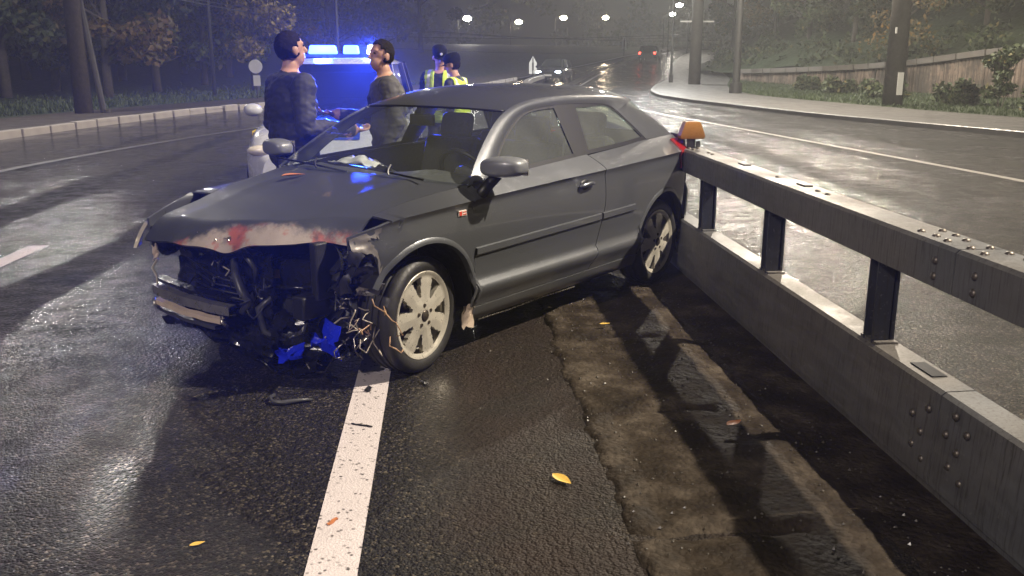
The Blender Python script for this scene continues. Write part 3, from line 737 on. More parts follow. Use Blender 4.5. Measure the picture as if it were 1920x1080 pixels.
# tailgate and rear bumper
def rear_s(v, z): return ci(z, [.3, .38, .5, .66, .72, .9, 1.09], [3.22, 3.29, 3.31, 3.29, 3.24, 3.24, 3.20]) - .24 * abs(v) ** 3.2
for nm, z0, z1, mt in (('tailgate', .725, 1.09, 'paint'), ('rear_bumper', .33, .72, 'paint')):
    P = [[C(rear_s(v, z), v * prof(min(z, .95), 1.0) * wmul(3.0), z) for v in lin(-1, 1, 33)] for z in lin(z0, z1, 14)]
    grid(nm, P, M[mt], car, out=(-1, 0, 0), solid=.012, split=45)

# bonnet: runs from cowl to crumpled, folded leading edge
def hood_front(y): return ci(y, [-.70, -.55, -.3, 0, .2, .4, .55, .70], [-.735, -.755, -.75, -.70, -.63, -.53, -.42, -.36])
P = []
for t in lin(0, 1, 60):
    row = []
    for v in lin(-1, 1, 61):
        yy = .69 * v; s0 = .40 - .13 * (1 - v * v); s1 = hood_front(yy) - .012 * noise.noise(Vector((yy * 5, 2, 0))); s = s0 + (s1 - s0) * t
        ye, ze = hood_edge(s); y = v * ye
        z = ze + .040 * (1 - abs(v) ** 2.2) * (1 - .3 * t)
        # two soft ridges
        z += .010 * math.exp(-((abs(v) - .62) / .10) ** 2) * (1 - t)
        f = max(0, (t - .86) / .14); z -= .085 * f ** 1.6                     # leading edge folded down
        cr = max(0, (t - .5) / .5); z += cr * cr * (.016 * dent(s, y, .3) - .020 * math.exp(-((y - .62) / .2) ** 2) - .045 * math.exp(-((y - .05) / .10) ** 2) * f)
        s -= .008 * f * noise.noise(Vector((y * 9, 1, 5)))
        row.append(C(s, y, z))
    P.append(row)
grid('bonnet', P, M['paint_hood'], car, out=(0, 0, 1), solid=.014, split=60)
# scuffed torn metal at the fender tip
P = []
for i, s in enumerate(lin(-.50, -.315, 14)):
    row = []
    for j, u in enumerate(lin(0, 1, 12)):
        zt = hood_edge(s)[1] - .015; zl = fl(s) - .004; z = zl + (zt - zl) * u
        if z > crease(s): 
            pt = Vector(side_pt(s, z, 1))
        else: pt = Vector(side_pt(s, z, 1))
        row.append(pt + Vector((0, .004 + .010 * noise.noise(Vector((s * 25, z * 25, 3))), .004)))
    P.append(row)
grid('torn_fender_skin', P, M['paint_bare'], car, out=(0, 1, .3), solid=.002, split=50, keep=lambda i, j: i < 9 + 2.5 * math.sin(j * .8))

# rear wheel / front wheel
def wheel(s, y, steer=0.0, sg=1):
    w = empty('wheel', C(s, y * sg, .317), (0 if sg > 0 else PI) + steer); w.parent = car
    # local: axis along +y outwards
    A = Matrix.Rotation(-PI / 2, 4, 'X')     # lathe z -> y
    R = .317; W = .205; ri = .238
    prof_ = [(ri - .012, -.02 - W * .5 + .02), (ri, -W * .44), (ri + .03, -W * .5), (R - .03, -W * .5), (R - .008, -W * .43), (R, -W * .3)]
    for k in (-.2, 0, .2): prof_ += [(R, W * k - .012), (R - .008, W * k - .008), (R - .008, W * k + .008), (R, W * k + .012)]
    prof_ += [(R, W * .3), (R - .008, W * .43), (R - .03, W * .5), (ri + .03, W * .505), (ri + .012, W * .48), (ri, W * .44), (ri - .012, W * .40)]
    mb = MB(); mb.lathe(prof_, 48, Matrix.Translation((0, -.09, 0)) @ A); ty = mb.build('tyre', M['rubber'], w, smooth=True); e = ty.modifiers.new('e', 'EDGE_SPLIT'); e.split_angle = math.radians(50)
    # rim face: polar grid with seven openings
    n = 140; rads = [.0, .03, .045, .07, .09, .105, .125, .145, .165, .185, .200, .210, .222, .232, .238]
    def fy(r): return ci(r, [0, .05, .12, .19, .215, .228, .238], [.012, .010, .000, -.004, -.006, .004, .006])
    hole = lambda k, i: None
    P = [[(r * math.cos(2 * PI * k / n), fy(r) + (.009 * max(0, 1 - abs(r - .15) / .085)) * (abs((k / n * 7) % 1.0 - .5) * 2 - .55), r * math.sin(2 * PI * k / n)) for k in range(n + 1)] for r in rads]
    def keep(i, j):
        r = (rads[i] + rads[i + 1]) / 2
        if not (.098 < r < .208): return True
        a = ((j + .5) / n * 7) % 1.0 - .5; half = .075 + .17 * (r - .098) / .11
        return abs(a) > half
    rim = grid('rim', P, M['alloy'], w, out=(0, 1, 0), solid=.028, split=38, keep=keep)
    mb = MB(); mb.lathe([(.238, .006), (.244, .0), (.244, -.016), (.236, -.03), (.222, -.05), (.215, -.17)], 56, A); mb.build('rim_lip', M['alloy'], rim, smooth=True)
    mb = MB(); mb.lathe([(0, .019), (.026, .018), (.032, .013), (.033, .005)], 24, A); mb.build('hub_cap', M['disc'], rim, smooth=True)
    for k in range(5):
        a = 2 * PI * k / 5 + .3; mb = MB(); mb.lathe([(0, .014), (.010, .014), (.012, .004)], 8, Matrix.Translation((.056 * math.cos(a), 0, .056 * math.sin(a))) @ A); mb.build('wheel_bolt', M['disc'], rim)
    mb = MB(); mb.lathe([(0, -.075), (.15, -.075), (.15, -.095), (0, -.095)], 32, A); mb.lathe([(.214, -.172), (.0, -.175)], 32, A); mb.build('brake_disc', M['disc'], w)
    return w
wheel(-.01, .80, math.radians(7), 1); wheel(-.01, .80, math.radians(-7), -1); wheel(2.565, .80, 0, 1); wheel(2.565, .80, 0, -1)

# floor, bulkheads and inner skin so nothing shows through
mb = MB(); mb.box(C(1.45, 0, .26), (2.3, 1.36, .06)); mb.box(C(.34, 0, .60), (.05, 1.36, .62)); mb.box(C(3.0, 0, .6), (.05, 1.2, .60)); mb.box(C(2.6, 0, .62), (.75, 1.04, .10)); mb.build('floor_pan', M['black'], car)
for sg in (1, -1):
    P = [[C(s, sg * (prof(z, crease(s)) * wmul(s) - .055 if z < crease(s) else upper_y(s, z) - .05), z) for z in lin(.28, belt(s) - .01, 8)] for s in lin(.36, 2.16, 20)]
    grid('door_lining', P, M['fabric'], car, out=(0, -sg, 0), split=0)
    P = [[C(s, sg * (min(prof(z, crease(s)) * wmul(s), upper_y(s, z)) - .04), z) for z in lin(.76, belt(s) - .02, 5)] for s in lin(2.16, 2.95, 12)]
    grid('boot_lining', P, M['fabric'], car, out=(0, -sg, 0), split=0)
# headliner
P = [[C(s, (upper_y(s, roof_z(s)) - .03) * v, roof_z(s) - .02 + .04 * (1 - abs(v) ** 2.4)) for v in lin(-1, 1, 13)] for s in lin(1.05, 2.5, 14)]
grid('headliner', P, M['fabric'], car, out=(0, 0, -1), split=0)
# dashboard
P = []
for v in lin(-1, 1, 25):
    y = .74 * v; hump = .045 * math.exp(-((y - .37) / .20) ** 2)
    P.append([C(s - .10 * (1 - v * v), y, z + hump * k) for s, z, k in ((.36, .955, 0), (.52, .975, .3), (.66, .975, .8), (.74, .95, .9), (.76, .90, .2), (.74, .72, 0), (.70, .50, 0))])
grid('dashboard', P, M['dash'], car, out=(0, 0, 1), split=50)
sw = empty('steering_wheel', C(.86, .37, .945)); sw.parent = car; sw.rotation_euler = (0, math.radians(-62), 0)
mb = MB(); mb.tube([(.185 * math.cos(a), .185 * math.sin(a), 0) for a in lin(0, 2 * PI, 33)], .016, 8, caps=False); mb.build('wheel_ring', M['trim'], sw, smooth=True)
mb = MB(); mb.ell((0, 0, .0), (.075, .085, .03)); mb.box((0, .11, -.005), (.035, .13, .015)); mb.box((0, -.11, -.005), (.035, .13, .015)); mb.box((-.11, 0, -.005), (.13, .045, .015)); mb.build('wheel_centre', M['dash_mid'], sw, smooth=False)
# collapsed passenger airbag
mb = MB(); P = [[C(.60 + .26 * u + .03 * noise.noise(Vector((u * 4, v * 4, 3))), -.60 + .42 * v, 1.0 + .05 * math.sin(PI * u) * math.sin(PI * v) + .03 * noise.noise(Vector((u * 6, v * 6, 8))) - .10 * u * u) for v in lin(0, 1, 16)] for u in lin(0, 1, 14)]
grid('airbag_cloth', P, M['paper'], car, out=(0, 0, 1), solid=.006, split=0)
mb = MB(); mb.box(C(.93, -.05, 1.27), (.03, .20, .07)); mb.tube([C(.93, -.05, 1.30), C(.95, -.05, 1.36)], .012, 6); mb.build('inner_mirror', M['trim'], car, bevel=.01)
def seat(s, y, w, bench=False):
    st = empty('seat' if not bench else 'rear_bench'); st.parent = car
    mb = MB(); mb.box(C(s - .22, y, .50), (.52, w, .16)); mb.build('cushion', M['fabric'], st, bevel=.05, seg=3)
    mb = MB(); Rm = Matrix.Rotation(math.radians(-16), 3, 'Y'); mb.box(C(s + .10, y, .82), (.14, w, .60), Rm); mb.build('backrest', M['fabric'], st, bevel=.05, seg=3)
    for hy in ((y,) if not bench else (y - .38, y + .38)):
        mb = MB(); mb.box(C(s + .195, hy, 1.185), (.10, .27, .19), Rm); mb.build('headrest', M['fabric'], st, bevel=.045, seg=4)
        for d in (-.06, .06): mb = MB(); mb.tube([C(s + .19, hy + d, 1.08), C(s + .205, hy + d, 1.20)], .007, 6); mb.build('headrest_rod', M['chrome'], st)
seat(1.38, .36, .50); seat(1.40, -.33, .50); seat(2.05, 0, 1.20, True)
mb = MB(); mb.tube([C(1.62, .62, 1.22), C(1.55, .60, .95), C(1.45, .56, .6)], .012, 4); mb.build('seat_belt', M['dash_mid'], car)

# --- the open, smashed front
def bent(name, mat, pts, r, n=8): mb = MB(); mb.tube([C(*p) for p in pts], r, n); return mb.build(name, mat, car, smooth=True)
def crumple(name, mat, c, d, amp, seed, n=10, solid=.006):
    P = []
    for i in range(n):
        row = []
        for j in range(n):
            u, v = i / (n - 1) - .5, j / (n - 1) - .5; k = Vector((i * .45 + seed, j * .45, seed * 1.7))
            row.append(C(c[0] + d[0][0] * u + d[1][0] * v + amp * noise.noise(k), c[1] + d[0][1] * u + d[1][1] * v + amp * noise.noise(k + Vector((9, 3, 1))), c[2] + d[0][2] * u + d[1][2] * v + amp * noise.noise(k + Vector((2, 8, 5)))))
        P.append(row)
    return grid(name, P, mat, car, solid=solid, split=35)
# core: bulkhead, inner wings, engine
mb = MB(); mb.box(C(-.10, -.05, .48), (.36, 1.0, .50)); mb.box(C(-.25, .12, .36), (.24, .5, .25)); mb.build('engine_block', M['black'], car, bevel=.05, seg=3)
for sg in (1, -1): mb = MB(); mb.box(C(-.12, sg * .50, .60), (.75, .05, .30)); mb.box(C(-.30, sg * .46, .42), (.55, .09, .12)); mb.build('inner_wing', M['black'], car, bevel=.01)
crumple('radiator_panel', M['black_gloss'], (-.52, -.22, .49), ((0, .86, -.03), (.03, 0, .34)), .035, 3, 16)
for k in range(5): bent('radiator_fin', M['black'], [(-.555 - .012 * math.sin(k), -.56 + .01 * k, .36 + k * .05 + .02 * math.sin(k * 3)), (-.57 + .015 * math.sin(k * 2), -.25, .355 + k * .031), (-.545, .05 - .012 * k, .35 + k * .030)], .006, 5)
crumple('upper_crossmember', M['black'], (-.60, -.28, .695), ((.02, .86, -.045), (.10, 0, -.03)), .02, 5, 12)
mb = MB(); mb.box(C(-.36, .24, .53), (.20, .40, .19), Matrix.Rotation(.1, 3, 'X')); ab = mb.build('air_box', M['black_gloss'], car, bevel=.03, seg=3)
mb = MB(); mb.box(C(-.4635, .16, .540), (.002, .062, .048), Matrix.Rotation(.1, 3, 'X')); mb.build('warning_sticker', M['label_yellow'], ab)
bent('air_box_lip', M['black_gloss'], [(-.475, .02, .462), (-.485, .22, .478), (-.46, .44, .50)], .012)
# left lamp pocket
mb = MB(); mb.lathe([(.125, .02), (.12, 0), (.10, -.05), (.06, -.09), (0, -.10)], 24, Matrix.Translation(C(-.40, .53, .612)) @ Matrix.Rotation(math.radians(80), 4, 'Y') @ Matrix.Rotation(.2, 4, 'X')); mb.build('lamp_pocket', M['black_gloss'], car, smooth=True)
crumple('lamp_bracket', M['black'], (-.40, .63, .60), ((.0, .16, .0), (.06, .05, .20)), .05, 11)
crumple('wing_bracket', M['black'], (-.34, .72, .60), ((.10, .12, .02), (.02, .04, .13)), .045, 12)
crumple('bumper_bracket', M['alu'], (-.30, .70, .50), ((.08, .10, .0), (.0, .03, .07)), .03, 13, 7)
crumple('splash_liner', M['hose'], (-.22, .64, .46), ((.10, .16, 0), (.05, .0, .16)), .07, 14, 9)
# right lamp remains
P = []
for u in lin(0, 1, 12):
    row = []
    for v in lin(0, 1, 6):
        z = .610 + .140 * u; w_ = math.sin(PI * (.12 + .76 * u)); row.append(C(-.735 + .085 * u + .05 * v, -.745 - .06 * v * w_ - .02 * w_, z))
    P.append(row)
hl = grid('headlamp', P, M['lens_clear'], car, out=(1, -1, 0), solid=.02, split=50)
mb = MB(); mb.lathe([(.10, .02), (.09, -.02), (.06, -.07), (0, -.09)], 20, Matrix.Translation(C(-.62, -.58, .67)) @ Matrix.Rotation(math.radians(85), 4, 'Y')); mb.build('lamp_bowl', M['black_gloss'], car, smooth=True)
crumple('lamp_bracket', M['foam'], (-.66, -.66, .585), ((0, .05, .02), (.02, 0, .08)), .03, 21, 6)
bent('lamp_wire', M['wire'], [(-.66, -.64, .55), (-.69, -.655, .50), (-.68, -.63, .45), (-.70, -.60, .41)], .007, 6)
# crash beam with beige foam strip and lower lip
def beam(name, mat, z0, z1, s_off, th, y0=-.64, y1=.06, wob=.006):
    P = []
    for y in lin(y0, y1, 26):
        s = -.665 - .06 * (1 - ((y + .30) / .42) ** 2) * .9 + s_off + wob * noise.noise(Vector((y * 8, z0 * 20, 0))); dz = -.03 * (y + .29) + .004 * noise.noise(Vector((y * 11, 4, z0)))
        P.append([C(s + .0, y, z0 + dz), C(s - th, y, z0 + dz + .006), C(s - th, y, z1 + dz - .006), C(s, y, z1 + dz)])
    return grid(name, P, mat, car, out=(1, 0, 0), solid=.006, split=30)
beam('crash_beam', M['alu'], .345, .405, .02, .045); beam('beam_top', M['black_gloss'], .415, .445, .05, .05, -.62, .02)
beam('foam_strip', M['foam'], .292, .330, .0, .03, -.60, .0); beam('lower_lip', M['hose'], .252, .284, .015, .035, -.62, -.05)
for y in (-.61, .02): bent('beam_clip', M['chrome'], [(-.72, y, .335), (-.735, y + .02, .31), (-.715, y + .035, .285)], .010, 6)
bent('radiator_hose', M['hose'], [(-.56, -.06, .60), (-.60, .0, .53), (-.62, .07, .46), (-.60, .10, .40), (-.62, .06, .34)], [.022, .024, .026, .024, .022], 10)
bent('radiator_hose', M['hose'], [(-.50, .20, .44), (-.56, .12, .36), (-.56, .16, .24), (-.50, .30, .18)], .02, 10)
bent('bonnet_strut', M['hose'], [(-.58, .05, .66), (-.56, .12, .58), (-.50, .04, .48)], .016, 8)
# torn undertray hanging to the road
P = []
for i, u in enumerate(lin(0, 1, 20)):
    row = []
    for j, v in enumerate(lin(0, 1, 24)):
        y = -.62 + 1.05 * v; s = -.68 + .16 * v + .55 * u * .8 + .03 * noise.noise(Vector((i * .3, j * .3, 2)))
        z0 = ci(v, [0, .3, .6, .85, 1], [.22, .17, .09, .03, .05]); z = z0 + u * (.10 - z0) * .8 + .045 * noise.noise(Vector((i * .35, j * .4, 6))) * (1 - .3 * u)
        row.append(C(s, y, max(z, .008)))
    P.append(row)
grid('undertray', P, M['black_gloss'], car, solid=.005, split=40)
crumple('bumper_fragment', M['black_gloss'], (-.60, -.12, .22), ((.04, .75, -.10), (.05, 0, .13)), .05, 31, 14)
crumple('bumper_fragment', M['black_gloss'], (-.50, .33, .22), ((.08, .36, .0), (.02, .04, .24)), .07, 32, 12)
crumple('bumper_fragment', M['black'], (-.36, .50, .30), ((.12, .22, .04), (-.02, .02, .28)), .08, 33, 12)
crumple('intercooler', M['black'], (-.46, .20, .32), ((.05, .40, .0), (.02, .03, .18)), .05, 34, 10)
crumple('fan_shroud', M['black_gloss'], (-.44, .02, .40), ((.05, .5, .02), (.02, .0, .26)), .07, 35, 12)
crumple('crushed_rail', M['black'], (-.32, .46, .42), ((.22, .05, .02), (.0, .05, .10)), .05, 36, 8)
# crumpled scraps whose colour stands in for reflected blue beacon light
bp = crumple('blue_lit_scrap', M['painted_blue_light'], (-.455, .49, .25), ((.03, .20, -.05), (.0, .03, .16)), .05, 41, 9); bp['label'] = 'crumpled scrap with blue light painted on'
bp = crumple('blue_lit_scrap', M['painted_blue_light'], (-.55, .33, .155), ((.02, .18, .05), (.0, .02, .075)), .04, 42, 7); bp['label'] = 'crumpled scrap with blue light painted on'
# suspension and torn harness beside the wheel
bent('suspension_spring', M['wire'], [(-.22 + .03 * math.cos(a), .66 + a * .0045, .40 + .045 * math.sin(a)) for a in lin(0, 6 * PI, 60)], .006, 6)
bent('control_arm', M['alu'], [(-.02, .40, .20), (-.12, .58, .23), (-.10, .70, .26)], [.022, .028, .02], 8)
bent('tie_rod', M['hose'], [(-.20, .45, .30), (-.24, .62, .315), (-.19, .74, .30)], [.030, .040, .030], 10)
bent('brake_hose', M['wire'], [(-.26, .60, .24), (-.30, .66, .21), (-.27, .72, .17), (-.26, .78, .155), (-.24, .80, .12)], .008, 6)
r2 = random.Random(5)
for k in range(34):
    s0, y0, z0 = -.28 + r2.uniform(-.14, .12), r2.uniform(.25, .78), r2.uniform(.14, .52); p = [(s0, y0, z0)]
    for j in range(4): p.append((p[-1][0] + r2.uniform(-.045, .035), p[-1][1] + r2.uniform(-.05, .06), p[-1][2] + r2.uniform(-.065, .04)))
    bent('loose_wire', M[r2.choice(['wire', 'wire', 'copper', 'chrome', 'hose'])], p, r2.uniform(.0025, .0055), 5)
for k in range(16):
    s0, y0, z0 = -.60 + r2.uniform(-.04, .10), r2.uniform(-.5, .35), r2.uniform(.20, .60); p = [(s0, y0, z0)]
    for j in range(4): p.append((p[-1][0] + r2.uniform(-.03, .03), p[-1][1] + r2.uniform(-.08, .08), p[-1][2] + r2.uniform(-.07, .03)))
    bent('loose_wire', M[r2.choice(['hose', 'hose', 'wire', 'black_gloss'])], p, r2.uniform(.003, .007), 5)
for k in range(22):
    s0, y0, z0 = -.40 + r2.uniform(-.16, .14), r2.uniform(-.45, .70), r2.uniform(.10, .56)
    crumple('broken_bracket', M[r2.choice(['black', 'black_gloss', 'black_gloss', 'hose', 'alu'])], (s0, y0, z0), ((r2.uniform(-.05, .05), r2.uniform(.03, .09), r2.uniform(-.04, .04)), (r2.uniform(-.05, .05), r2.uniform(-.03, .03), r2.uniform(.03, .08))), .035, 50 + k * 3.3, 5)
for k in range(22):
    s0, y0, z0 = -.34 + r2.uniform(-.06, .16), r2.uniform(.52, .82), r2.uniform(.22, .52); p = [(s0, y0, z0)]
    for j in range(5): p.append((p[-1][0] + r2.uniform(-.05, .035), p[-1][1] + r2.uniform(-.045, .05), p[-1][2] + r2.uniform(-.06, .045)))
    bent('loose_wire', M[r2.choice(['wire', 'wire', 'foam', 'chrome', 'copper'])], p, r2.uniform(.002, .0045), 5)
bent('hanging_cable', M['wire'], [(-.42, .33, .17), (-.47, .36, .10), (-.46, .40, .035), (-.40, .44, .03), (-.36, .46, .10), (-.34, .45, .18)], .004, 6)
bent('hanging_cable', M['copper'], [(-.42, .26, .17), (-.46, .24, .12), (-.50, .22, .07)], .006, 6)
# torn liner hanging behind the front wheel
crumple('torn_liner', M['foam'], (.335, .815, .235), ((.05, .03, .0), (.02, .0, .12)), .03, 91, 6)
bent('sill_tear', M['chrome'], [(.45, .80, .19), (.75, .79, .182), (1.1, .79, .19), (1.45, .80, .186)], .005, 5)
# glass and chips stuck on the bonnet edge
for k in range(8): crumple('paint_flake', M['chrome'], (-.66 + r2.uniform(-.02, .03), -.12 + r2.uniform(-.1, .16), .745 + r2.uniform(-.01, .015)), ((.0, .04, .0), (.015, 0, .01)), .02, 120 + k, 4, .002)

# ------------------------------------------------------------------ people
def capsule(mb, a, b, r0, r1, n=14):
    a, b = Vector(a), Vector(b); d = b - a; L = d.length; d.normalize(); pts = []; rs = []
    for k in range(5):
        t = k / 5 * PI / 2; pts.append(a - d * r0 * math.cos(t)); rs.append(max(r0 * math.sin(t), r0 * .05))
    for k in range(4): pts.append(a + d * L * k / 3); rs.append(r0 + (r1 - r0) * k / 3)
    for k in range(1, 6):
        t = k / 5 * PI / 2; pts.append(b + d * r1 * math.sin(t)); rs.append(max(r1 * math.cos(t), r1 * .05))
    mb.tube(pts, rs, n)
def person(label, loc, rz, H, top, legs, arms, head_turn=0.0, head_tilt=0.0, lean=0.0, cap=False, vest=False, hair=True, bulk=1.0, badge=False, group=None):
    """arms: ((elbow),(wrist)) for right then left, facing +y. parts are coloured by nearest bone"""
    root = empty('person', loc, rz); tag(root, label, 'person', group)
    k = H / 1.78; S = lambda *p: Vector(p) * k
    bones = []; mb = MB()
    Ln = Matrix.Rotation(-lean, 4, 'X'); hipc = S(0, 0, .94)
    U = lambda p: hipc + Ln.to_3x3() @ (Vector(p) - hipc)
    def cap_(a, b, r0, r1, lab): capsule(mb, a, b, r0 * k, r1 * k); bones.append((Vector(a), Vector(b), lab))
    def el_(c, r, lab, R=None): mb.ell(c, [x * k for x in r], 18, 12, R); bones.append((Vector(c), Vector(c), lab))
    B = bulk; R3 = Ln.to_3x3()
    # torso
    el_(U(S(0, 0, 1.30)), (.185 * B, .125 * B, .23), 'top', R3); el_(U(S(0, .005, 1.10)), (.172 * B, .125 * B, .21), 'top', R3); el_(U(S(0, 0, .97)), (.178 * B, .130 * B, .14), 'top', R3)
    cap_(U(S(-.15, 0, 1.425)), U(S(.15, 0, 1.425)), .068 * B, .068 * B, 'top')
    bones.append((U(S(0, 0, 1.0)), U(S(0, 0, 1.40)), 'top'))
    cap_(U(S(0, -.01, 1.42)), U(S(0, .012, 1.56)), .062, .056, 'skin')
    cap_(U(S(0, -.012, 1.44)), U(S(0, -.006, 1.485)), .080 * B, .070, 'top')     # collar
    # legs
    for sx, kn, an in ((1, legs[0][0], legs[0][1]), (-1, legs[1][0], legs[1][1])):
        hip = S(.095 * sx, 0, .90); kn, an = S(*kn), S(*an)
        cap_(hip, kn, .090, .064, 'legs'); cap_(kn, an, .062, .048, 'legs'); cap_(an + S(0, -.03, -.035), an + S(.012 * sx, .15, -.045), .042, .036, 'shoe')
    # arms and hands
    for sx, (e, w) in ((1, arms[0]), (-1, arms[1])):
        sh = U(S(.195 * sx * B, 0, 1.42)); e, w = U(S(e[0] * B, e[1] * B, e[2])), U(S(w[0] * B, w[1] * (2 * B - 1), w[2]))
        cap_(sh, e, .066 * B, .053 * B, 'top'); cap_(e, w, .052 * B, .042 * B, 'top')
        d = (w - e).normalized(); pc = w + d * .055 * k; side = d.cross(Vector((0, 0, 1)))
        if side.length < .1: side = Vector((1, 0, 0))
        side.normalize(); nrm = side.cross(d)
        cap_(w, w + d * .05 * k, .028, .030, 'skin'); Rh = Matrix((side, nrm, d)).transposed()
        el_(w + d * .085 * k, (.042, .017, .05), 'skin', Rh)
        for f, (off, ln) in enumerate(((-.030, .068), (-.010, .080), (.011, .076), (.031, .060))):
            b0 = w + d * .125 * k + side * off * k; b1 = b0 + (d * .8 + nrm * .25) * ln * .55 * k; b2 = b1 + (d * .45 + nrm * .75) * ln * .5 * k
            cap_(b0, b1, .0095, .009, 'skin'); cap_(b1, b2, .009, .008, 'skin')
        t0 = w + d * .06 * k + side * -.036 * k * sx; t1 = t0 + (d * .6 - side * .6 * sx + nrm * .3) * .045 * k; t2 = t1 + (d * .9 + nrm * .3) * .03 * k
        cap_(t0, t1, .012, .010, 'skin'); cap_(t1, t2, .010, .0085, 'skin')
    # head
    hc = U(S(0, .02, 1.655)); HR = Matrix.Rotation(head_turn, 3, 'Z') @ Matrix.Rotation(-head_tilt, 3, 'X')
    hp = lambda x, y, z: hc + HR @ (Vector((x, y, z)) * k)
    el_(hp(0, -.008, .025), (.077, .096, .098), 'skin', HR); el_(hp(0, .022, -.045), (.058, .068, .072), 'skin', HR)
    cap_(hp(0, .092, .015), hp(0, .108, -.022), .011, .015, 'skin'); el_(hp(0, .085, -.062), (.022, .012, .009), 'skin', HR); el_(hp(0, .07, .038), (.058, .02, .012), 'skin', HR)
    for sx in (1, -1): el_(hp(.080 * sx, -.005, -.005), (.010, .022, .033), 'skin', HR)
    tmp = mb.build('tmp', None); rm = tmp.modifiers.new('r', 'REMESH'); rm.mode = 'VOXEL'; rm.voxel_size = .0085; sm = tmp.modifiers.new('s', 'SMOOTH'); sm.factor = .5; sm.iterations = 3
    dg = bpy.context.evaluated_depsgraph_get(); dg.update(); me = bpy.data.meshes.new_from_object(tmp.evaluated_get(dg)); bpy.data.objects.remove(tmp)
    nv = len(me.vertices); co = np.zeros(nv * 3); me.vertices.foreach_get('co', co); co = co.reshape(-1, 3); vno = np.zeros(nv * 3); me.vertices.foreach_get('normal', vno); vno = vno.reshape(-1, 3)
    far_ = np.full(nv, 9.0)
    for a, b, l in bones:
        if l == 'skin': far_ = np.minimum(far_, np.linalg.norm(co - np.array(a.lerp(b, .5)), axis=1))
    wr = np.array([.011 * noise.noise(Vector((c_[0] * 9, c_[1] * 9, c_[2] * 17))) + .006 * noise.noise(Vector((c_[0] * 22, c_[1] * 22, c_[2] * 40))) for c_ in co.tolist()])
    wr *= (far_ > .105 * k); co += vno * wr[:, None]; me.vertices.foreach_set('co', co.ravel()); me.update()
    names = ['top', 'legs', 'skin', 'shoe']; me.materials.clear()
    for m in (top, 'trousers', 'skin', 'shoe'): me.materials.append(M[m])
    nf = len(me.polygons); ctr = np.zeros(nf * 3); me.polygons.foreach_get('center', ctr); ctr = ctr.reshape(-1, 3); best = np.full(nf, 9e9); lab = np.zeros(nf, int)
    nor = np.zeros(nf * 3); me.polygons.foreach_get('normal', nor); nor = nor.reshape(-1, 3)
    for a, b, l in bones:
        a, b = np.array(a), np.array(b); d = b - a; L2 = d @ d; t = np.clip(((ctr - a) @ d) / L2, 0, 1)[:, None] if L2 > 1e-9 else np.zeros((nf, 1))
        dist = np.linalg.norm(ctr - (a + t * d), axis=1); u = dist < best; best[u] = dist[u]; lab[u] = names.index(l)
    lab[(lab == 2) & (best > .088 * k)] = 0
    hcn = np.array(hc); HRi = np.array(HR.inverted()); hl_ = ((ctr - hcn) @ HRi.T) / k
    inhead = (np.abs(hl_[:, 0]) < .11) & (np.abs(hl_[:, 1]) < .135) & (hl_[:, 2] > -.10) & (hl_[:, 2] < .16)
    lab[inhead] = 2
    zc = ctr[:, 2] / k
    lab[(lab == 1) & (zc > .865)] = 0
    me.polygons.foreach_set('material_index', lab.tolist()); me.polygons.foreach_set('use_smooth', [True] * nf); me.update()
    body = bpy.data.objects.new('body', me); COL.objects.link(body); body.parent = root
    def shell(name, mask, off, mat, matfn=None):
        vi = {}; V = []; F = []; mi = []
        vn = [v.normal for v in me.vertices]
        for fi in np.nonzero(mask)[0]:
            f = []
            for v in me.polygons[fi].vertices:
                if v not in vi: vi[v] = len(V); V.append(me.vertices[v].co + vn[v] * (off * (1 + (.5 * noise.noise(me.vertices[v].co * 55) + .4 * noise.noise(me.vertices[v].co * 20) if name == 'hair' else 0))))
                f.append(vi[v])
            F.append(f); mi.append(matfn(ctr[fi], nor[fi]) if matfn else 0)
        o = mesh_obj(name, V, F, mat, root, True)
        if matfn: o.data.polygons.foreach_set('material_index', mi)
        s = o.modifiers.new('s', 'SOLIDIFY'); s.thickness = off * .8; s.offset = -1; return o
    if hair and not cap:
        shell('hair', inhead & ((hl_[:, 2] > .055) | ((hl_[:, 1] < .015) & (hl_[:, 2] > -.045) & (np.abs(hl_[:, 0]) < .079))) & ~((hl_[:, 1] > .045) & (hl_[:, 2] < .085)), .011, M['hair'])
    elif hair:
        shell('hair', inhead & (hl_[:, 1] < .0) & (hl_[:, 2] > -.055) & (hl_[:, 2] < .05) & (np.abs(hl_[:, 0]) < .079), .006, M['hair'])
    for sx in (1, -1):
        e = MB(); e.ell(hp(.031 * sx, .083, .018), (.012 * k, .007 * k, .006 * k), 10, 6, HR); e.build('eye', M['hair'], root, smooth=True)
    if cap:
        e = MB(); T = Matrix.Translation(hp(0, -.012, .035)) @ HR.to_4x4() @ Matrix.Diagonal((k * .95, k * 1.15, k, 1))
        e.lathe([(.092, .0), (.096, .03), (.100, .055), (.094, .085), (.07, .108), (.035, .118), (0, .120)], 28, T); co = e.build('cap', M['cap'], root, smooth=True)
        P = []
        for t in lin(-1.05, 1.05, 13): P.append([hp(.092 * math.sin(t) * 1.0, .088 * math.cos(t) - .005, .038), hp(.100 * math.sin(t) * .95, .088 * math.cos(t) + .055 * math.cos(t) ** .5 if math.cos(t) > 0 else .1, .026)])
        grid('cap_brim', P, M['cap'], co, out=(0, 0, 1), solid=.004, split=0)
        if badge: e = MB(); e.lathe([(0, .006), (.016, .005), (.018, 0)], 12, Matrix.Translation(hp(0, .108, .085)) @ HR.to_4x4() @ Matrix.Rotation(-PI / 2, 4, 'X')); e.build('cap_badge', M['sign_white'], co)
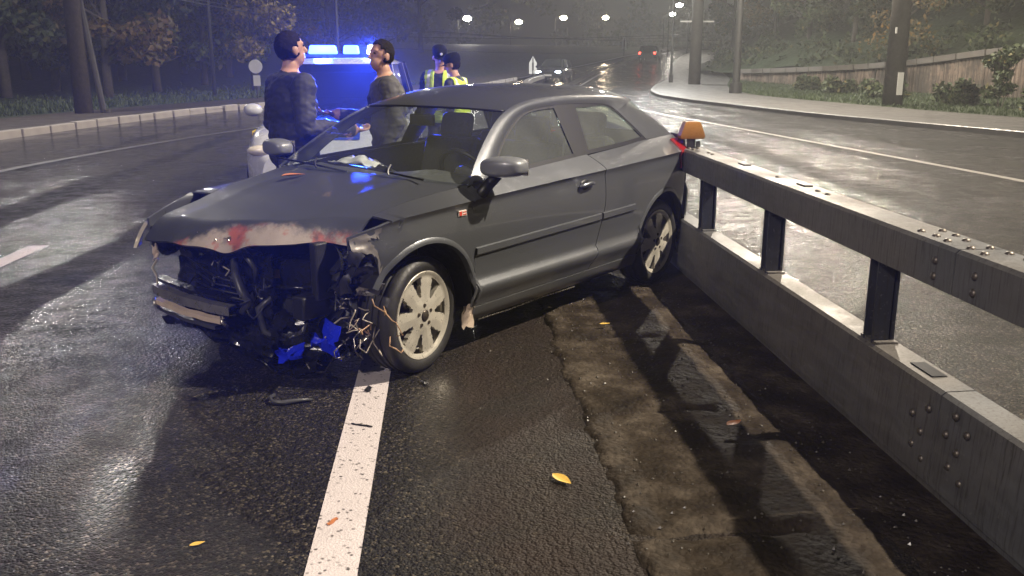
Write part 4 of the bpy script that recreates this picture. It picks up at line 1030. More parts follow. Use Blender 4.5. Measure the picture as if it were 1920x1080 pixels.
    if vest:
        tl = ((ctr - np.array(hipc)) @ np.array(R3)) / k + np.array([0, 0, .94])
        mk = (lab == 0) & (np.abs(tl[:, 0]) < .185) & (tl[:, 2] > .86) & (tl[:, 2] < 1.52) & ~((np.abs(tl[:, 0]) < .055 + .0 * tl[:, 2]) & (tl[:, 1] > .0) & (tl[:, 2] > 1.28)) & ~((np.hypot(tl[:, 0], tl[:, 1] + .01) < .088) & (tl[:, 2] > 1.44))
        def vm(c, n):
            p = (R3.transposed() @ (Vector(c) - hipc)) / k; z = p.z + .94; ax = abs(p.x)
            return 1 if (1.00 < z < 1.05 or 1.12 < z < 1.17 or (.105 < ax < .15 and z > 1.17)) else 0
        shell('vest', mk, .014, [M['vest'], M['reflect']], vm)
    return root
STAND = (((.10, .02, .49), (.115, -.01, .075)), ((-.10, .03, .49), (-.115, .02, .075)))
DOWN = (((.25, -.03, 1.15), (.255, .08, .92)), ((-.25, -.03, 1.15), (-.255, .08, .92)))
FOLD = (((.25, -.02, 1.15), (.12, .22, 1.12)), ((-.25, -.02, 1.15), (-.10, .24, 1.10)))
TALK = (((.24, .02, 1.15), (.20, .27, 1.22)), ((-.25, -.03, 1.15), (-.255, .08, .92)))
def at(u, dist):
    """road-frame ground point on the camera's bearing u (1920-wide picture) at a given distance ahead"""
    a = math.atan((u - 960) / 1700.0 / math.cos(.246)) + .0749; return (dist * math.sin(a), dist * math.cos(a))
x, y = at(566, 6.75); person('man in dark jacket standing at the passenger door beside the wing mirror', (x, y, 0), math.radians(-62), 1.84, 'jacket_dark', STAND, FOLD, head_turn=.1, head_tilt=-.15, bulk=1.32)
x, y = at(742, 7.45); person('man in grey jacket with dark hair standing behind the car roof', (x, y, 0), math.radians(98), 1.80, 'jacket_grey', STAND, TALK, head_turn=.5, head_tilt=-.1, lean=.05, bulk=1.2)
x, y = at(833, 11.9); person('officer in dark cap with white cap badge and yellow vest, facing left and down', (x, y, 0), math.radians(165), 1.80, 'uniform', STAND, FOLD, head_turn=.45, head_tilt=.35, cap=True, vest=True, badge=True, group='officers behind the car')
x, y = at(868, 11.3); person('shorter officer in black cap and yellow vest, head turned away', (x, y, 0), math.radians(62), 1.71, 'uniform', STAND, TALK, head_turn=.25, head_tilt=.25, cap=True, vest=True, lean=.12, group='officers behind the car')

# ------------------------------------------------------------------ other vehicles
def vehicle(label, loc, rz, L, W, H, paint, cat='car', police=False, lights_on=None, name='car'):
    v = empty(name, loc, rz); tag(v, label, cat)
    zb = .62 * H if H > 1.6 else .64 * H; st = [-.5, -.49, -.44, -.30, 0, .22, .30, .42, .48, .5]
    def w_(t): return W / 2 * ci(t, [-.5, -.46, -.38, .36, .46, .5], [.74, .92, 1, 1, .92, .72])
    def top_(t): return ci(t, [-.5, -.44, .16, .26, .42, .5], [zb * .86, zb, zb, zb * .97, zb * .88, zb * .66])
    def low_(t): return .24 + .06 * (abs(t) > .45)
    P = []
    for t in lin(-.5, .5, 44):
        w, zt, zl = w_(t), top_(t), low_(t); row = []
        for a, b in ((-.78, 0), (-.94, .08), (-1, .30), (-1, .62), (-.965, .82), (-.90, .95), (-.78, 1.0), (-.4, 1.03), (0, 1.04), (.4, 1.03), (.78, 1.0), (.90, .95), (.965, .82), (1, .62), (1, .30), (.94, .08), (.78, 0)): row.append((t * L, a * w, zl + (zt - zl) * b))
        P.append(row)
    bo = grid('body', P, paint, v, out=lambda c: (0, c.y, c.z - .5), split=45)
    for e in (0, -1):
        ring = P[e]; mesh_obj('end_panel', ring, [tuple(range(len(ring)))], paint, v)
    # greenhouse
    def ring(z, x0, x1, w): return [(x0 * L, -w), (x0 * L + .25, -w * 1.0), (x1 * L - .3, -w), (x1 * L, -w * .86), (x1 * L + .06, 0), (x1 * L, w * .86), (x1 * L - .3, w), (x0 * L + .25, w), (x0 * L, w * .9), (x0 * L - .03, 0), (x0 * L, -w * .9)]
    b0 = ring(zb, -.46, .25, W * .455); b1 = ring(H - .06, -.40, .09, W * .37); b2 = ring(H, -.37, .06, W * .30)
    grid('window_glass', [[(x, y, z + (.0)) for x, y in rr] for rr, z in ((b0, zb + .005), (b1, H - .06))], M['glass_dark'], v, out=lambda c: (c.x, c.y, 0), split=20)
    grid('roof', [[(x, y, H - .06) for x, y in b1], [(x, y, H) for x, y in b2], [(-.15 * L, 0, H + .02)] * len(b2)], paint, v, out=(0, 0, 1), split=0)
    mb = MB()
    for sx in (1, -1):
        for a, b in (((.25 * L - .02, W * .40), (.09 * L - .02, W * .325)), ((-.46 * L + .2, W * .455), (-.40 * L + .2, W * .37)), ((-.12 * L, W * .457), (-.13 * L, W * .372))): mb = MB(); mb.tube([(a[0], sx * a[1], zb), (b[0], sx * b[1], H - .05)], .035, 6); mb.build('window_pillar', M['trim'], v)
    mb = MB(); mb.box((-.08 * L, 0, (zb + H) / 2), (L * .3, W * .5, .3)); mb.build('interior', M['black'], v)
    for sx in (1, -1):
        for xx in (.31 * L, -.31 * L):
            we = empty('wheel', (xx, sx * (W / 2 - .09), .33)); we.parent = v; T = Matrix.Rotation(PI / 2, 4, 'X')
            mb = MB(); mb.lathe([(.22, -.1), (.31, -.11), (.33, -.08), (.33, .08), (.31, .11), (.22, .1)], 24, T); mb.build('tyre', M['rubber'], we, smooth=True)
            mb = MB(); mb.lathe([(0, .07), (.08, .08), (.22, .09), (.22, -.09), (.08, -.08), (0, -.07)], 20, T); mb.build('rim', M['alloy'], we)
            mb = MB(); mb.lathe([(.385, -.108), (.0, -.100)], 24, Matrix.Translation((xx, sx * (W / 2 - .095), .34)) @ Matrix.Rotation(PI / 2 * sx, 4, 'X')); mb.build('wheel_arch', M['black'], v)
        fl_ = MB(); fl_.ell((.478 * L, sx * W * .36, zb * .72), (.07, .17, .06)); fl_.build('headlight', M['head_white'] if lights_on in ('head', 'both') else M['lens_clear'], v, smooth=True)
        fl_ = MB(); fl_.ell((-.485 * L, sx * W * .38, zb * .82), (.06, .13, .10)); fl_.build('tail_lamp', M['tail_red'] if lights_on in ('tail', 'both') else M['lens_red'], v, smooth=True)
        mb = MB(); mb.ell((.20 * L, sx * (W / 2 + .08), zb + .06), (.07, .11, .075)); mb.build('wing_mirror', paint, v, smooth=True)
    mb = MB(); mb.box((.497 * L, 0, zb * .62), (.05, W * .5, .12)); mb.box((.492 * L, 0, .36), (.06, W * .62, .14)); mb.build('grille', M['black'], v)
    mb = MB(); mb.box((.503 * L + .015, 0, .47), (.015, .50, .11)); mb.build('number_plate', M['sign_white'], v)
    if police:
        for z, m_ in ((.74, 'blue_paint'), (.84, 'yellow_paint')):
            for sx in (1, -1):
                mb = MB(); mb.box((-.02 * L, sx * (W / 2 + .003), z if m_ == 'blue_paint' else z + .02), (L * .66, .006, .16 if m_ == 'blue_paint' else .05)); mb.build('side_stripe', M[m_], v)
        P = [[(xx * L, yy * W / 2, low_(xx) + (top_(xx) - low_(xx)) * 1.04 + .008) for yy in lin(-.38, .38, 7)] for xx in lin(.20, .46, 10)]
        grid('bonnet_stripe', P, M['blue_paint'], v, out=(0, 0, 1), split=0)
        lb = empty('light_bar', (-.10 * L, 0, H + .02)); lb.parent = v
        mb = MB(); mb.box((0, 0, .02), (.22, 1.15, .04)); mb.build('bar_base', M['black'], lb)
        for yy, wd, m_ in ((-.31, .36, 'beacon_blue'), (.05, .20, 'beacon_blue'), (.40, .30, 'beacon_white')):
            mb = MB(); mb.box((0, yy, .095), (.20, wd, .11), taper=.88); mb.build('beacon', M[m_], lb, bevel=.02)
        def pl(nm, loc_, col, P_, r): 
            d = bpy.data.lights.new(nm, 'POINT'); d.energy = P_; d.color = col; d.shadow_soft_size = r; o = bpy.data.objects.new(nm, d); COL.objects.link(o); o.parent = lb; o.location = loc_
        bm_ = bpy.data.lights.new('beacon_beam', 'SPOT'); bm_.energy = 36000; bm_.color = (.02, .06, 1.0); bm_.spot_size = math.radians(22); bm_.spot_blend = .8; bm_.shadow_soft_size = .06; bo_ = bpy.data.objects.new('beacon_beam', bm_); COL.objects.link(bo_); bo_.parent = lb; bo_.location = (.16, .30, .16)
        src = Vector(loc) + Matrix.Rotation(rz, 3, 'Z') @ (Vector((-.10 * L, 0, H + .02)) + Vector((.16, .30, .16))); tgt = Matrix.Translation(car.location) @ Matrix.Rotation(car.rotation_euler.z, 4, 'Z') @ Vector(C(.62, -.34, 1.02)); dirv = Matrix.Rotation(-rz, 3, 'Z') @ (tgt - src); bo_.rotation_euler = dirv.to_track_quat('-Z', 'Y').to_euler()
        pl('beacon_light', (.30, -.31, .22), (.02, .06, 1.0), BLUE_W, .12)
    return v
BLUE_W = 330
x, y = at(664, 11.8); vehicle('white police estate with glowing blue roof light bar behind the two men', (x, y, 0), math.radians(270), 4.55, 1.78, 1.66, M['white_paint'], police=True, name='police_car')
x, y = at(1035, 60.5); vehicle('distant car with cold white headlights coming along the left carriageway', (x, y, g(y)), math.radians(252), 4.3, 1.75, 1.45, M['dark_paint'], lights_on='head')
x, y = at(1203, 90); vehicle('distant car with red tail lamps climbing the hill', (x, y, g(y)), math.radians(70), 4.3, 1.75, 1.45, M['dark_paint'], lights_on='tail')

# ------------------------------------------------------------------ street lamps, poles, signs, wires
def lamp(label, x, y, h, arm, power=0, col=(1, .92, .78), r=.085, head=.75, glow='lamp_white', cone=165, name='street_lamp', double=False, group='street lamps'):
    z0 = g(y) + .1; L = empty(name, (x, y, z0)); tag(L, label, 'street lamp', group)
    mb = MB(); mb.tube([(0, 0, -.2), (0, 0, h * .5), (0, 0, h - .1)], [r, r * .8, r * .6], 12); mb.tube([(0, 0, 0), (0, 0, .5)], r * 1.6, 12); mb.build('pole', M['pole_metal'], L, smooth=False)
    for sgn in ((1, -1) if double else (1,)):
        A = Vector((arm[0], arm[1], 0)) * sgn; mb = MB(); mb.tube([(0, 0, h - .25), A * .3 + Vector((0, 0, h + .05)), A + Vector((0, 0, h + .15))], r * .5, 8); mb.build('arm', M['pole_metal'], L)
        d = A.normalized(); rz = math.atan2(d.y, d.x); Rz = Matrix.Rotation(rz, 3, 'Z'); c = A + d * head * .4 + Vector((0, 0, h + .15))
        mb = MB(); mb.box(c + Vector((0, 0, .05)), (head, head * .38, .10), Rz, taper=.8); hd = mb.build('lamp_head', M['pole_metal'], L, bevel=.02)
        mb = MB()
        if head < 1.2: mb.box(c - Vector((0, 0, .015)), (head * .82, head * .30, .03), Rz)
        else: mb.ell(c - Vector((0, 0, .12)), (head * .27, head * .27, head * .17), 14, 8)
        mb.build('lamp_glass', M[glow], hd)
        if power:
            ld = bpy.data.lights.new('lamp_light', 'SPOT'); ld.energy = power; ld.color = col; ld.spot_size = math.radians(cone); ld.spot_blend = .35; ld.shadow_soft_size = .16
            lo = bpy.data.objects.new('lamp_light', ld); COL.objects.link(lo); lo.parent = L; lo.location = c - Vector((0, 0, .14))
    return L
KEY = 25000
lamp('tall street lamp on the right footway level with the wreck', 14.9, 4.3, 12.6, (-3.0, 0), KEY, col=(1, .88, .70))
lamp('street lamp on the left footway behind the viewer', -10.6, -6.4, 9.3, (1.8, 0), 5000, col=(1, .88, .80))
lamp('street lamp on the left footway beyond the round sign', -4.6, 42.0, 9.3, (1.6, -.3), 1600, col=(.95, .97, 1.0))
lamp('concrete street lamp pole on the right verge before the bend', 13.9, 43.2, 9.5, (-2.0, 0), 6000, col=(1, .93, .80), r=.19)
lamp('street lamp on the right footway at the bend, inside the glare', 14.2, 57.0, 9.2, (-1.6, 0), 9000, col=(.97, .98, .95))
# far row
far = [(872, 33, 128, .16), (963, 40, 150, 0), (1041, 32, 150, 0), (1115, 32, 162, 0), (1232, 26, 118, .13), (1242, 9, 100, .13), (1276, 20, 104, .13)]
fl_lab = ['leftmost far street lamp with thin visible mast', 'far street lamp with yellowish halo, second in the row', 'brightest far street lamp above the oncoming car', 'far street lamp right of the brightest one', 'lower of the far street lamps in the glare above the red tail lamps', 'upper far street lamp at the top of the glare', 'small far street lamp beside the tall thin pole']
for (u, v, d, rr), lb_ in zip(far, fl_lab):
    x, y = at(u, d); ang = math.atan((540 - v) / 1700.0) - .246; z = 1.642 + math.tan(ang) * d * 1.0
    lamp(lb_, x - .5, y, z - g(y) - .25, (.5, -.12), 3500 if d > 125 else 4500, col=(1, .86, .66) if d > 140 else (.95, 1, .98), r=.07, head=2.0 if d > 120 else 1.3, glow='lamp_warm' if d > 140 else 'lamp_white', group='far street lamps on the hill')

def pole(label, x, y, h, r0, r1, mat='pole', extra=None, name='utility_pole', lean=0.0):
    P_ = empty(name, (x, y, g(y) + .12)); tag(P_, label, 'pole'); mb = MB(); mb.tube([(0, 0, -.3), (lean * h * .5, 0, h * .5), (lean * h, 0, h)], [r0, (r0 + r1) / 2, r1], 14); mb.build('shaft', M[mat], P_, smooth=True)
    if extra: extra(P_)
    return P_
def ex_big(P_):
    mb = MB(); mb.lathe([(.285, 3.25), (.30, 3.26), (.30, 3.34), (.285, 3.35)], 14); mb.build('clamp_band', M['sign_white'], P_)
    mb = MB(); mb.box((.05, -.33, .75), (.20, .03, .75)); mb.build('plaque', M['sign_white'], P_)
    mb = MB(); mb.box((-.24, -.28, 2.5), (.05, .05, .20)); mb.build('small_bracket', M['sign_white'], P_)
    mb = MB(); mb.tube([(0, 0, 9.6), (-1.2, 0, 10.3), (-2.9, 0, 10.6)], .05, 8); mb.build('lamp_arm', M['pole_metal'], P_)
    mb = MB(); mb.box((-3.2, 0, 10.62), (.8, .3, .1)); lh = mb.build('lamp_head', M['pole_metal'], P_, bevel=.02)
    mb = MB(); mb.box((-3.2, 0, 10.55), (.66, .24, .03)); mb.build('lamp_glass', M['lamp_white'], lh)
    ld = bpy.data.lights.new('lamp_light', 'SPOT'); ld.energy = 15000; ld.color = (1, .88, .72); ld.spot_size = math.radians(165); ld.spot_blend = .35; ld.shadow_soft_size = .16
    lo = bpy.data.objects.new('lamp_light', ld); COL.objects.link(lo); lo.parent = P_; lo.location = (-3.2, 0, 10.4)
pole('thick concrete lamp pole with pale band and plaque on the right verge', 15.45, 30.8, 9.8, .34, .27, extra=ex_big)
def ex_cross(P_): mb = MB(); mb.box((0, 0, 3.6), (2.0, .08, .08)); mb.build('cross_arm', M['sign_white'], P_)
pole('broad dark pole with a short white cross arm at the bend', 15.0, 54.5, 10, .36, .30, 'pole', ex_cross)
def ex_strut(P_):
    mb = MB(); mb.tube([(0, 0, 8.4), (-.1, -.4, 8.6), (-.45, -.85, 8.67)], .04, 8); mb.build('lamp_arm', M['pole_metal'], P_)
    mb = MB(); mb.box((-.55, -1.15, 8.69), (.28, .7, .1)); lh = mb.build('lamp_head', M['pole_metal'], P_, bevel=.02)
    mb = MB(); mb.box((-.55, -1.15, 8.62), (.22, .58, .03)); mb.build('lamp_glass', M['lamp_white'], lh)
    ld = bpy.data.lights.new('lamp_light', 'SPOT'); ld.energy = 2200; ld.color = (1.0, .95, .88); ld.spot_size = math.radians(165); ld.spot_blend = .35; ld.shadow_soft_size = .16
    lo = bpy.data.objects.new('lamp_light', ld); COL.objects.link(lo); lo.parent = P_; lo.location = (-.55, -1.15, 8.47)
    mb = MB(); mb.tube([(.55, .1, -.1), (.1, .05, 4.2)], .09, 8); mb.tube([(.62, .12, -.1), (.62, .12, .1)], .12, 8); mb.build('strut', M['pole'], P_)
pole('dark lamp pole with a pale leaning strut by the left footway', -10.6, 28.2, 8.7, .26, .2, 'bark', ex_strut)
pole('slim pale pole on the left lawn before the trees', -9.7, 40.4, 8, .085, .06, 'pole_metal')
# round sign, seen from the side of the road
sg_ = empty('road_sign', (-7.55, 38.6, g(38.6) + .12)); tag(sg_, 'round pale road sign with a small plate below, on the left footway', 'road sign')
mb = MB(); mb.tube([(0, 0, -.1), (0, 0, 1.55)], .03, 8); mb.build('sign_post', M['pole_metal'], sg_)
mb = MB(); mb.lathe([(0, .012), (.27, .012), (.275, 0), (0, -.004)], 28, Matrix.Translation((0, -.04, 1.28)) @ Matrix.Rotation(PI / 2, 4, 'X')); mb.build('sign_disc', M['sign_white'], sg_)
mb = MB(); mb.box((.02, -.04, .72), (.28, .015, .42)); mb.build('sign_plate', M['sign_white'], sg_)
def arrow_sign(label, u, d, z0, z1, w):
    x, y = at(u, d); s = empty('guide_sign', (x, y, g(y))); tag(s, label, 'road sign'); b = g(y)
    mb = MB(); mb.tube([(0, .03, -.2), (0, .03, z1 - b - .1)], .05, 8); mb.build('sign_post', M['pole_metal'], s)
    V = [(-w / 2, 0, z0 - b), (w / 2, 0, z0 - b), (w / 2, 0, z0 + (z1 - z0) * .62 - b), (0, 0, z1 - b), (-w / 2, 0, z0 + (z1 - z0) * .62 - b)]
    mb = MB(); mb.add(V + [(a, .03, c) for a, _, c in V], [(0, 1, 2, 3, 4), (9, 8, 7, 6, 5), (0, 5, 6, 1), (1, 6, 7, 2), (2, 7, 8, 3), (3, 8, 9, 4), (4, 9, 5, 0)]); mb.build('sign_board', M['sign_white'], s)
    mb = MB(); mb.box((0, -.012, (z0 + z1) / 2 - b - (z1 - z0) * .08), (w * .22, .01, (z1 - z0) * .45)); mb.build('sign_symbol', M['pole'], s)
arrow_sign('pale pointed guide sign left of the oncoming headlights', 997, 63, .75, 1.92, .52)
arrow_sign('small pale pointed guide sign far up the hill', 1157, 97, 2.75, 4.0, .50)
# overhead wires
for i, (u0, v0, d0, u1, v1, d1) in enumerate([(560, 62, 70, 1330, 60, 110), (600, 40, 70, 1340, 76, 110), (640, 84, 80, 1300, 92, 115), (700, 52, 90, 1290, 70, 120), (250, -22, 30, 700, 28, 75), (180, -40, 28, 640, 12, 75)]):
    def pt(u, v, d): x, y = at(u, d); return Vector((x, y, 1.642 + math.tan(math.atan((540 - v) / 1700.0) - .246) * d))
    a, b = pt(u0, v0, d0), pt(u1, v1, d1); mb = MB(); mb.tube([a.lerp(b, t) - Vector((0, 0, .6 * 4 * t * (1 - t))) for t in lin(0, 1, 16)], .022, 5)
    o = mb.build('overhead_wire', M['pole_metal']); tag(o, ['lowest overhead wire crossing above the two officers', 'overhead wire rising to the left above the officers', 'slack overhead wire just over the officers\' caps', 'upper overhead wire below the far lamps', 'overhead wire at the top left between the trees', 'highest overhead wire at the top left corner'][i], 'wire', 'overhead wires')

# ------------------------------------------------------------------ ribbed retaining wall and hillside
WP = [(31.0, 4.0), (27.8, 18.0), (24.0, 36.5), (19.4, 59.0)]
def wall_at(q): return ci(q, [p[1] for p in WP], [p[0] for p in WP])
def wall_top(q): return g(q) + ci(q, [4, 30, 36.5, 45, 59], [2.6, 2.45, 2.25, 1.55, .85])
wl = empty('retaining_wall', (24, 36.5, 0)); tag(wl, 'long stained ribbed concrete retaining wall with stone coping beyond the right verge', 'wall'); wi = Vector((-24, -36.5, 0))
q = 10.0
while q < 58.5:
    L = 2.4; n = 49; rib = .22; P = []
    for k in range(n):
        qq = q + (L - .03) * k / (n - 1); ph = (qq / rib) % 1.0; off = .05 * (1 if .12 < ph < .62 else 0) if True else 0
        off = .055 * max(0, min(1, (math.sin(2 * PI * ph) + .35) * 2.2))
        x = wall_at(qq) - off; P.append([(x, qq, g(qq) - .1), (x, qq, (wall_top(qq) + g(qq)) / 2), (x, qq, wall_top(qq) - .28)])
    o = grid('wall_panel', P, M['ribwall'], wl, out=(-1, 0, 0), split=35); o.location = wi
    q += L
q = 10.0
while q < 58.8:
    L = random.uniform(.9, 1.7); qc = q + L / 2; a = math.atan2(wall_at(qc + .5) - wall_at(qc - .5), 1.0); mb = MB(); sl = (wall_top(qc + .5) - wall_top(qc - .5))
    mb.box((0, 0, 0), (.42, L - .03, .27)); o = mb.build('coping_stone', M['coping'], wl, bevel=.02); o.location = Vector((wall_at(qc) - .02 + random.uniform(-.02, .02), qc, wall_top(qc) - .14)) + wi; o.rotation_euler = (sl * 1.0, 0, -a)
    q += L
P = [[(wall_at(q) + .15 + d, q, (wall_top(q) if q < 59 else g(q) + .95 - min(.9, (q - 59) * .05)) - .15 + d * .42 + .5 * noise.noise(Vector((d * .2, q * .12, 1)))) for d in (0, 1, 3, 6, 10, 16, 24, 34)] for q in [4 + 2.5 * i for i in range(30)]]
hs = grid('hillside', P, M['grass'], None, out=(-.4, 0, 1), split=0); hs['kind'] = 'structure'
def hill_z(x, q): d = x - wall_at(q) - .15; return (wall_top(q) if q < 59 else g(q) + .95 - min(.9, (q - 59) * .05)) - .15 + d * .42

# ------------------------------------------------------------------ trees, bushes
def crown_mesh(name, n, clumps, leaf, mat, seed):
    r = np.random.default_rng(seed); V = []; F = []
    cl = np.array(clumps)
    w = cl[:, 3] ** 2; w = w / w.sum(); idx = r.choice(len(cl), n, p=w)
    d = r.normal(size=(n, 3)); d /= np.linalg.norm(d, axis=1)[:, None]; rad = r.random(n) ** .45
    c = cl[idx, :3] + d * (rad * cl[idx, 3])[:, None] * np.array([1, 1, .75])
    sz = leaf * (.6 + .9 * r.random(n)); a = r.normal(size=(n, 3)); a /= np.linalg.norm(a, axis=1)[:, None]; b = np.cross(a, r.normal(size=(n, 3))); b /= np.linalg.norm(b, axis=1)[:, None]
    A = a * sz[:, None]; B = b * (sz * .55)[:, None]
    verts = np.stack([c - A, c + B, c + A, c - B], 1).reshape(-1, 3); faces = np.arange(4 * n).reshape(-1, 4)
    me = bpy.data.meshes.new(name); me.from_pydata(verts.tolist(), [], faces.tolist()); me.materials.append(mat); return me
def tree_kind(mat, seed, h=9, low=1.6, spread=2.8, n=4200, leaf=.15, trunk_r=.17, ncl=26):
    rr = random.Random(seed); mb = MB(); top = h * .72; tp = [(0, 0, -.3)] + [(rr.uniform(-.12, .12) * t * 3, rr.uniform(-.12, .12) * t * 3, top * t) for t in (.2, .4, .6, .8, 1)]
    mb.tube(tp, [trunk_r * 1.25, trunk_r, trunk_r * .85, trunk_r * .65, trunk_r * .45, trunk_r * .2], 10); cl = []
    for k in range(ncl):
        a = rr.uniform(0, 2 * PI); zz = low + (h - low) * rr.random() ** 1.1; rad = spread * (1 - .5 * abs((zz - low) / (h - low) - .35)) * rr.uniform(.35, 1); c = (rad * math.cos(a), rad * math.sin(a), zz)
        cl.append((*c, rr.uniform(.45, 1.0)))
        if k % 2 == 0:
            zs = max(low * .7, min(top * .95, zz - rad * .5)); mb.tube([(0, 0, zs), (c[0] * .5, c[1] * .5, (zs + zz) / 2 + .1), c], [trunk_r * .4, trunk_r * .25, trunk_r * .08], 6)
    return mb, crown_mesh('crown', n, cl, leaf, mat, seed)
KINDS = {}
for nm, a in dict(dark=('leaf_dark', 3, 9, 1.5, 3.0, 5200, .15), mid=('leaf_mid', 4, 9, 1.2, 3.2, 5200, .15), autumn=('leaf_autumn', 5, 9, 1.8, 2.8, 4600, .14), yellow=('leaf_yellow', 6, 8, 2.0, 2.2, 3600, .12), bare=('leaf_autumn', 8, 9, 3.0, 2.5, 900, .12)).items():
    mb, cm = tree_kind(M[a[0]], *a[1:]); t = mb.build('trunk', M['bark'], None, smooth=True); KINDS[nm] = (t.data, cm); bpy.data.objects.remove(t)
def tree(kind, x, y, z, sc, rz, label, group):
    T = empty('tree', (x, y, z), rz); T.scale = (sc, sc, sc); tag(T, label, 'tree', group)
    for nm, me in zip(('trunk', 'crown'), KINDS[kind]): o = bpy.data.objects.new(nm, me); COL.objects.link(o); o.parent = T
    return T
def tl(u, d, kind, sc, label):
    x, y = at(u, d); z = g(y) + .13 + max(0, (LK(y) - x - 3.3)) * .0128; tree(kind, x, y, z - .02, sc, random.uniform(0, 6), label, 'trees behind the left lawn')
tl(242, 40.5, 'autumn', 1.0, 'tree with pale slanting trunk and rusty leaves, right of the strutted pole')
tl(60, 41, 'dark', 1.05, 'dark tree second from the left edge')
tl(-70, 38, 'dark', 1.1, 'dark tree at the left edge of the picture')
tl(150, 47, 'mid', 1.05, 'green tree seen just behind the strutted pole')
tl(330, 46, 'dark', 1.05, 'dark green tree between rusty tree and slim pale pole')
tl(415, 53, 'mid', 1.0, 'green tree straight behind the slim pale pole')
tl(505, 47, 'yellow', 1.0, 'yellow-leaved tree above the round sign')
tl(460, 62, 'dark', 1.2, 'dark tree behind the yellow tree')
tl(560, 60, 'autumn', 1.1, 'brown-leaved tree behind the man in the dark jacket')
tl(640, 74, 'mid', 1.2, 'green tree behind the police car')
tl(730, 84, 'dark', 1.2, 'dark hazy tree behind the man in the grey jacket')
tl(800, 96, 'dark', 1.3, 'dark hazy tree left of the officers')
tl(0, 52, 'mid', 1.2, 'green tree in the second row at the far left'); tl(270, 58, 'dark', 1.25, 'dark tree in the second row behind the rusty tree'); tl(100, 60, 'dark', 1.3, 'dark tree in the second row behind the strutted pole'); tl(380, 66, 'dark', 1.3, 'dark tree in the last row by the slim pole')
def trr(u, d, kind, sc, label, dz=0):
    x, y = at(u, d + 9); z = hill_z(x, y) if x > wall_at(y) else g(y) + .1; tree(kind, x, y, z - .1 + dz, sc, random.uniform(0, 6), label, 'trees on the hillside above the wall')
trr(1650, 40, 'bare', .8, 'thin-leaved branching tree left of the thick concrete pole')
trr(1880, 38, 'dark', .8, 'dark tree above the wall at the right edge'); trr(1790, 43, 'mid', .8, 'green tree above the wall right of the thick pole'); trr(1560, 50, 'dark', .85, 'dark tree above the wall midway between the two concrete poles'); trr(1480, 56, 'mid', .9, 'green tree above the low end of the wall'); trr(1420, 64, 'autumn', .9, 'brown hazy tree right of the thinner concrete pole')
trr(1350, 72, 'mid', 1.0, 'hazy tree left of the thinner concrete pole'); trr(1960, 44, 'mid', .9, 'green tree beyond the right edge of the wall view'); trr(1700, 54, 'dark', .9, 'dark tree high on the slope behind the thick pole'); trr(1330, 92, 'dark', 1.2, 'far hazy tree beyond the bend'); trr(1290, 110, 'mid', 1.2, 'far hazy green tree over the crest beside the thin pole')
# bushes at the wall foot and creeper
def bush(u, d, w, h, label, seed, mat='leaf_dark'):
    x, y = at(u, d); x = min(x, wall_at(y) - .5); rr = random.Random(seed); cl = [(rr.uniform(-w, w) * .7, rr.uniform(-w, w) * .4, rr.uniform(.1, h), rr.uniform(.25, .45)) for k in range(12)]
    B_ = empty('bush', (x, y, g(y) + .1)); tag(B_, label, 'bush', 'bushes along the wall foot'); me = crown_mesh('foliage', 1500, cl, .085, M[mat], seed); o = bpy.data.objects.new('foliage', me); COL.objects.link(o); o.parent = B_
    mb = MB()
    for k in range(5): mb.tube([(rr.uniform(-.1, .1), 0, -.1), (rr.uniform(-w, w) * .5, rr.uniform(-.3, .3), h * .8)], .015, 5)
    mb.build('stems', M['bark'], B_)
bush(1545, 46, 1.1, .7, 'low dark bush at the wall foot left of the thick pole', 31); bush(1625, 41, .9, .6, 'small bush at the wall foot touching the thick pole', 32); bush(1760, 36.5, .9, .7, 'low bush at the wall foot right of the thick pole', 33); bush(1830, 34.5, .8, 1.9, 'tall dark creeper bush climbing the wall', 34); bush(1920, 33, .9, .9, 'bush at the wall foot at the right edge', 35)
bush(1490, 50, .9, .5, 'small bush at the low end of the wall', 36)
# undergrowth on the hillside
cl = []
for k in range(260):
    q_u = rng.uniform(6, 72); dd = .8 + 26 * rng.random() ** 1.5; cl.append((wall_at(q_u) + dd, q_u, hill_z(wall_at(q_u) + dd, q_u) + rng.uniform(-.1, .5), rng.uniform(.4, 1.1)))
me = crown_mesh('undergrowth', 24000, cl, .13, M['leaf_dark'], 78); o = bpy.data.objects.new('undergrowth', me); COL.objects.link(o); tag(o, 'dark undergrowth covering the slope above the wall', None, None, 'stuff')
# far wooded skyline
cl = [(rng.uniform(-120, 130), rng.uniform(150, 215), g(150) + rng.uniform(0, 9) , rng.uniform(2, 4.5)) for k in range(170)] + [(rng.uniform(-75, -30), rng.uniform(20, 140), rng.uniform(.5, 8), rng.uniform(1.5, 3.2)) for k in range(110)] + [(rng.uniform(60, 100), rng.uniform(10, 140), rng.uniform(8, 17), rng.uniform(2, 4)) for k in range(70)]
me = crown_mesh('woodland', 52000, cl, .42, M['leaf_dark'], 77); o = bpy.data.objects.new('woodland', me); COL.objects.link(o); tag(o, 'dark distant woodland closing off the hill', None, None, 'stuff')

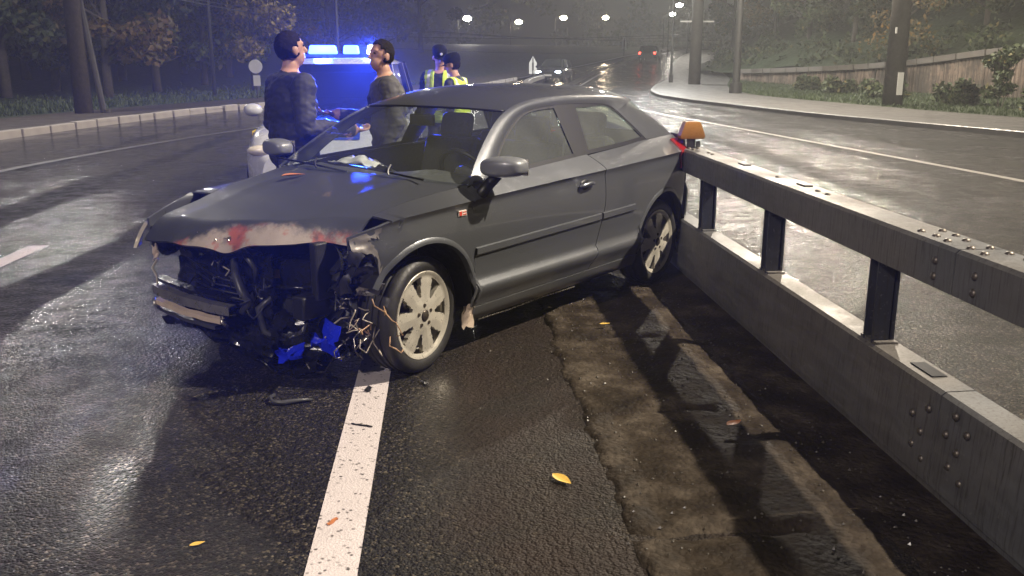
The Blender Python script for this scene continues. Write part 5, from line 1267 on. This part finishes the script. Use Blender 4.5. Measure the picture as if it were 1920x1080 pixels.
# ------------------------------------------------------------------ debris and leaves
def leaf(label, x, y, z, rz, ln, mat, par=None, curl=.25):
    P = []
    for t in lin(0, 1, 9):
        w = ln * .22 * math.sin(PI * t ** .8) + .0005; P.append([((t - .5) * ln, w * v, .003 + ln * curl * .25 * (t - .5) ** 2 * 4 + .35 * w * abs(v)) for v in (-1, -.5, 0, .5, 1)])
    o = grid('fallen_leaf', P, M[mat], None, out=(0, 0, 1), split=0); o.location = (x, y, z); o.rotation_euler = (0, 0, rz); tag(o, label, 'leaf', 'fallen leaves'); return o
leaf('yellow fallen leaf on the muddy road by the median strip', .45, 3.32, .004, -1.0, .115, 'fallen'); leaf('tan fallen leaf on the wet asphalt left of the edge line', -.88, 2.92, .004, .5, .055, 'fallen')
leaf('small brown leaf on the median dirt near the barrier', 1.28, 3.72, .055, .6, .10, 'fallen_orange'); leaf('small tan leaf on the dirt below the car door', .98, 5.35, .05, .2, .07, 'fallen')
hb = car.matrix_basis @ Vector(C(.05, -.28, .972)); leaf('orange leaf lying on the rear of the bonnet', hb.x, hb.y, hb.z + .004, .5, .15, 'fallen_orange', curl=.1)
def shard(label, x, y, seed, sx, sy, mat, name='plastic_shard', h=.02):
    rr = random.Random(seed); P = []
    for i in range(7):
        row = []
        for j in range(5):
            u, v = i / 6 - .5, j / 4 - .5; row.append((u * sx, (v * sy + .6 * sy * math.sin(u * 3)) * (1 - .5 * abs(u)), .006 + h * abs(noise.noise(Vector((i * .6 + seed, j * .6, 0))))))
        P.append(row)
    o = grid(name, P, M[mat], None, out=(0, 0, 1), solid=.003, split=35); o.location = (x, y, .002); o.rotation_euler = (0, 0, rr.uniform(0, 6)); tag(o, label, 'debris', 'crash debris on the road'); return o
mb = MB(); mb.tube([(-.07, .06, .012), (-.08, .0, .02), (-.06, -.04, .012), (0, -.05, .01), (.07, -.03, .014), (.13, -.01, .01)], [.010, .008, .011, .014, .011, .006], 7); o = mb.build('bent_hose', M['hose'], None, smooth=True); o.location = (-.80, 4.30, .002); tag(o, 'bent grey piece of hose lying in front of the bumper', 'debris', 'crash debris on the road')
shard('small black shard on the white edge line', -.405, 4.42, 1, .06, .035, 'black'); shard('thin dark sliver across the edge line nearer the camera', -.40, 3.95, 2, .11, .012, 'black', h=.006); shard('black plastic scrap under the torn bumper', -.62, 4.62, 3, .12, .06, 'black_gloss'); shard('grey plastic scrap by the front left wheel', -.12, 4.50, 4, .05, .03, 'hose'); shard('tiny brown scrap on the edge line close to the camera', -.43, 3.05, 5, .05, .02, 'fallen_orange', h=.004)
shard('black scrap on the dirt beside the barrier foot', 1.42, 3.45, 6, .16, .03, 'black'); shard('pale scrap on the dirt under the door', .75, 6.0, 7, .07, .03, 'foam')

# ------------------------------------------------------------------ night haze
mb = MB(); mb.box((10, 85, 13.3), (290, 320, 29.4)); hz = mb.build('haze', None); tag(hz, None, None, None, 'stuff')
t = NT('night_haze'); t.n.remove(t.b); pv = t.n.new('ShaderNodeVolumePrincipled'); pv.inputs['Color'].default_value = (.92, .94, .90, 1); pv.inputs['Density'].default_value = .0021; pv.inputs['Anisotropy'].default_value = .35; t.l(pv.outputs[0], t.out.inputs['Volume']); hz.data.materials.append(t.m)
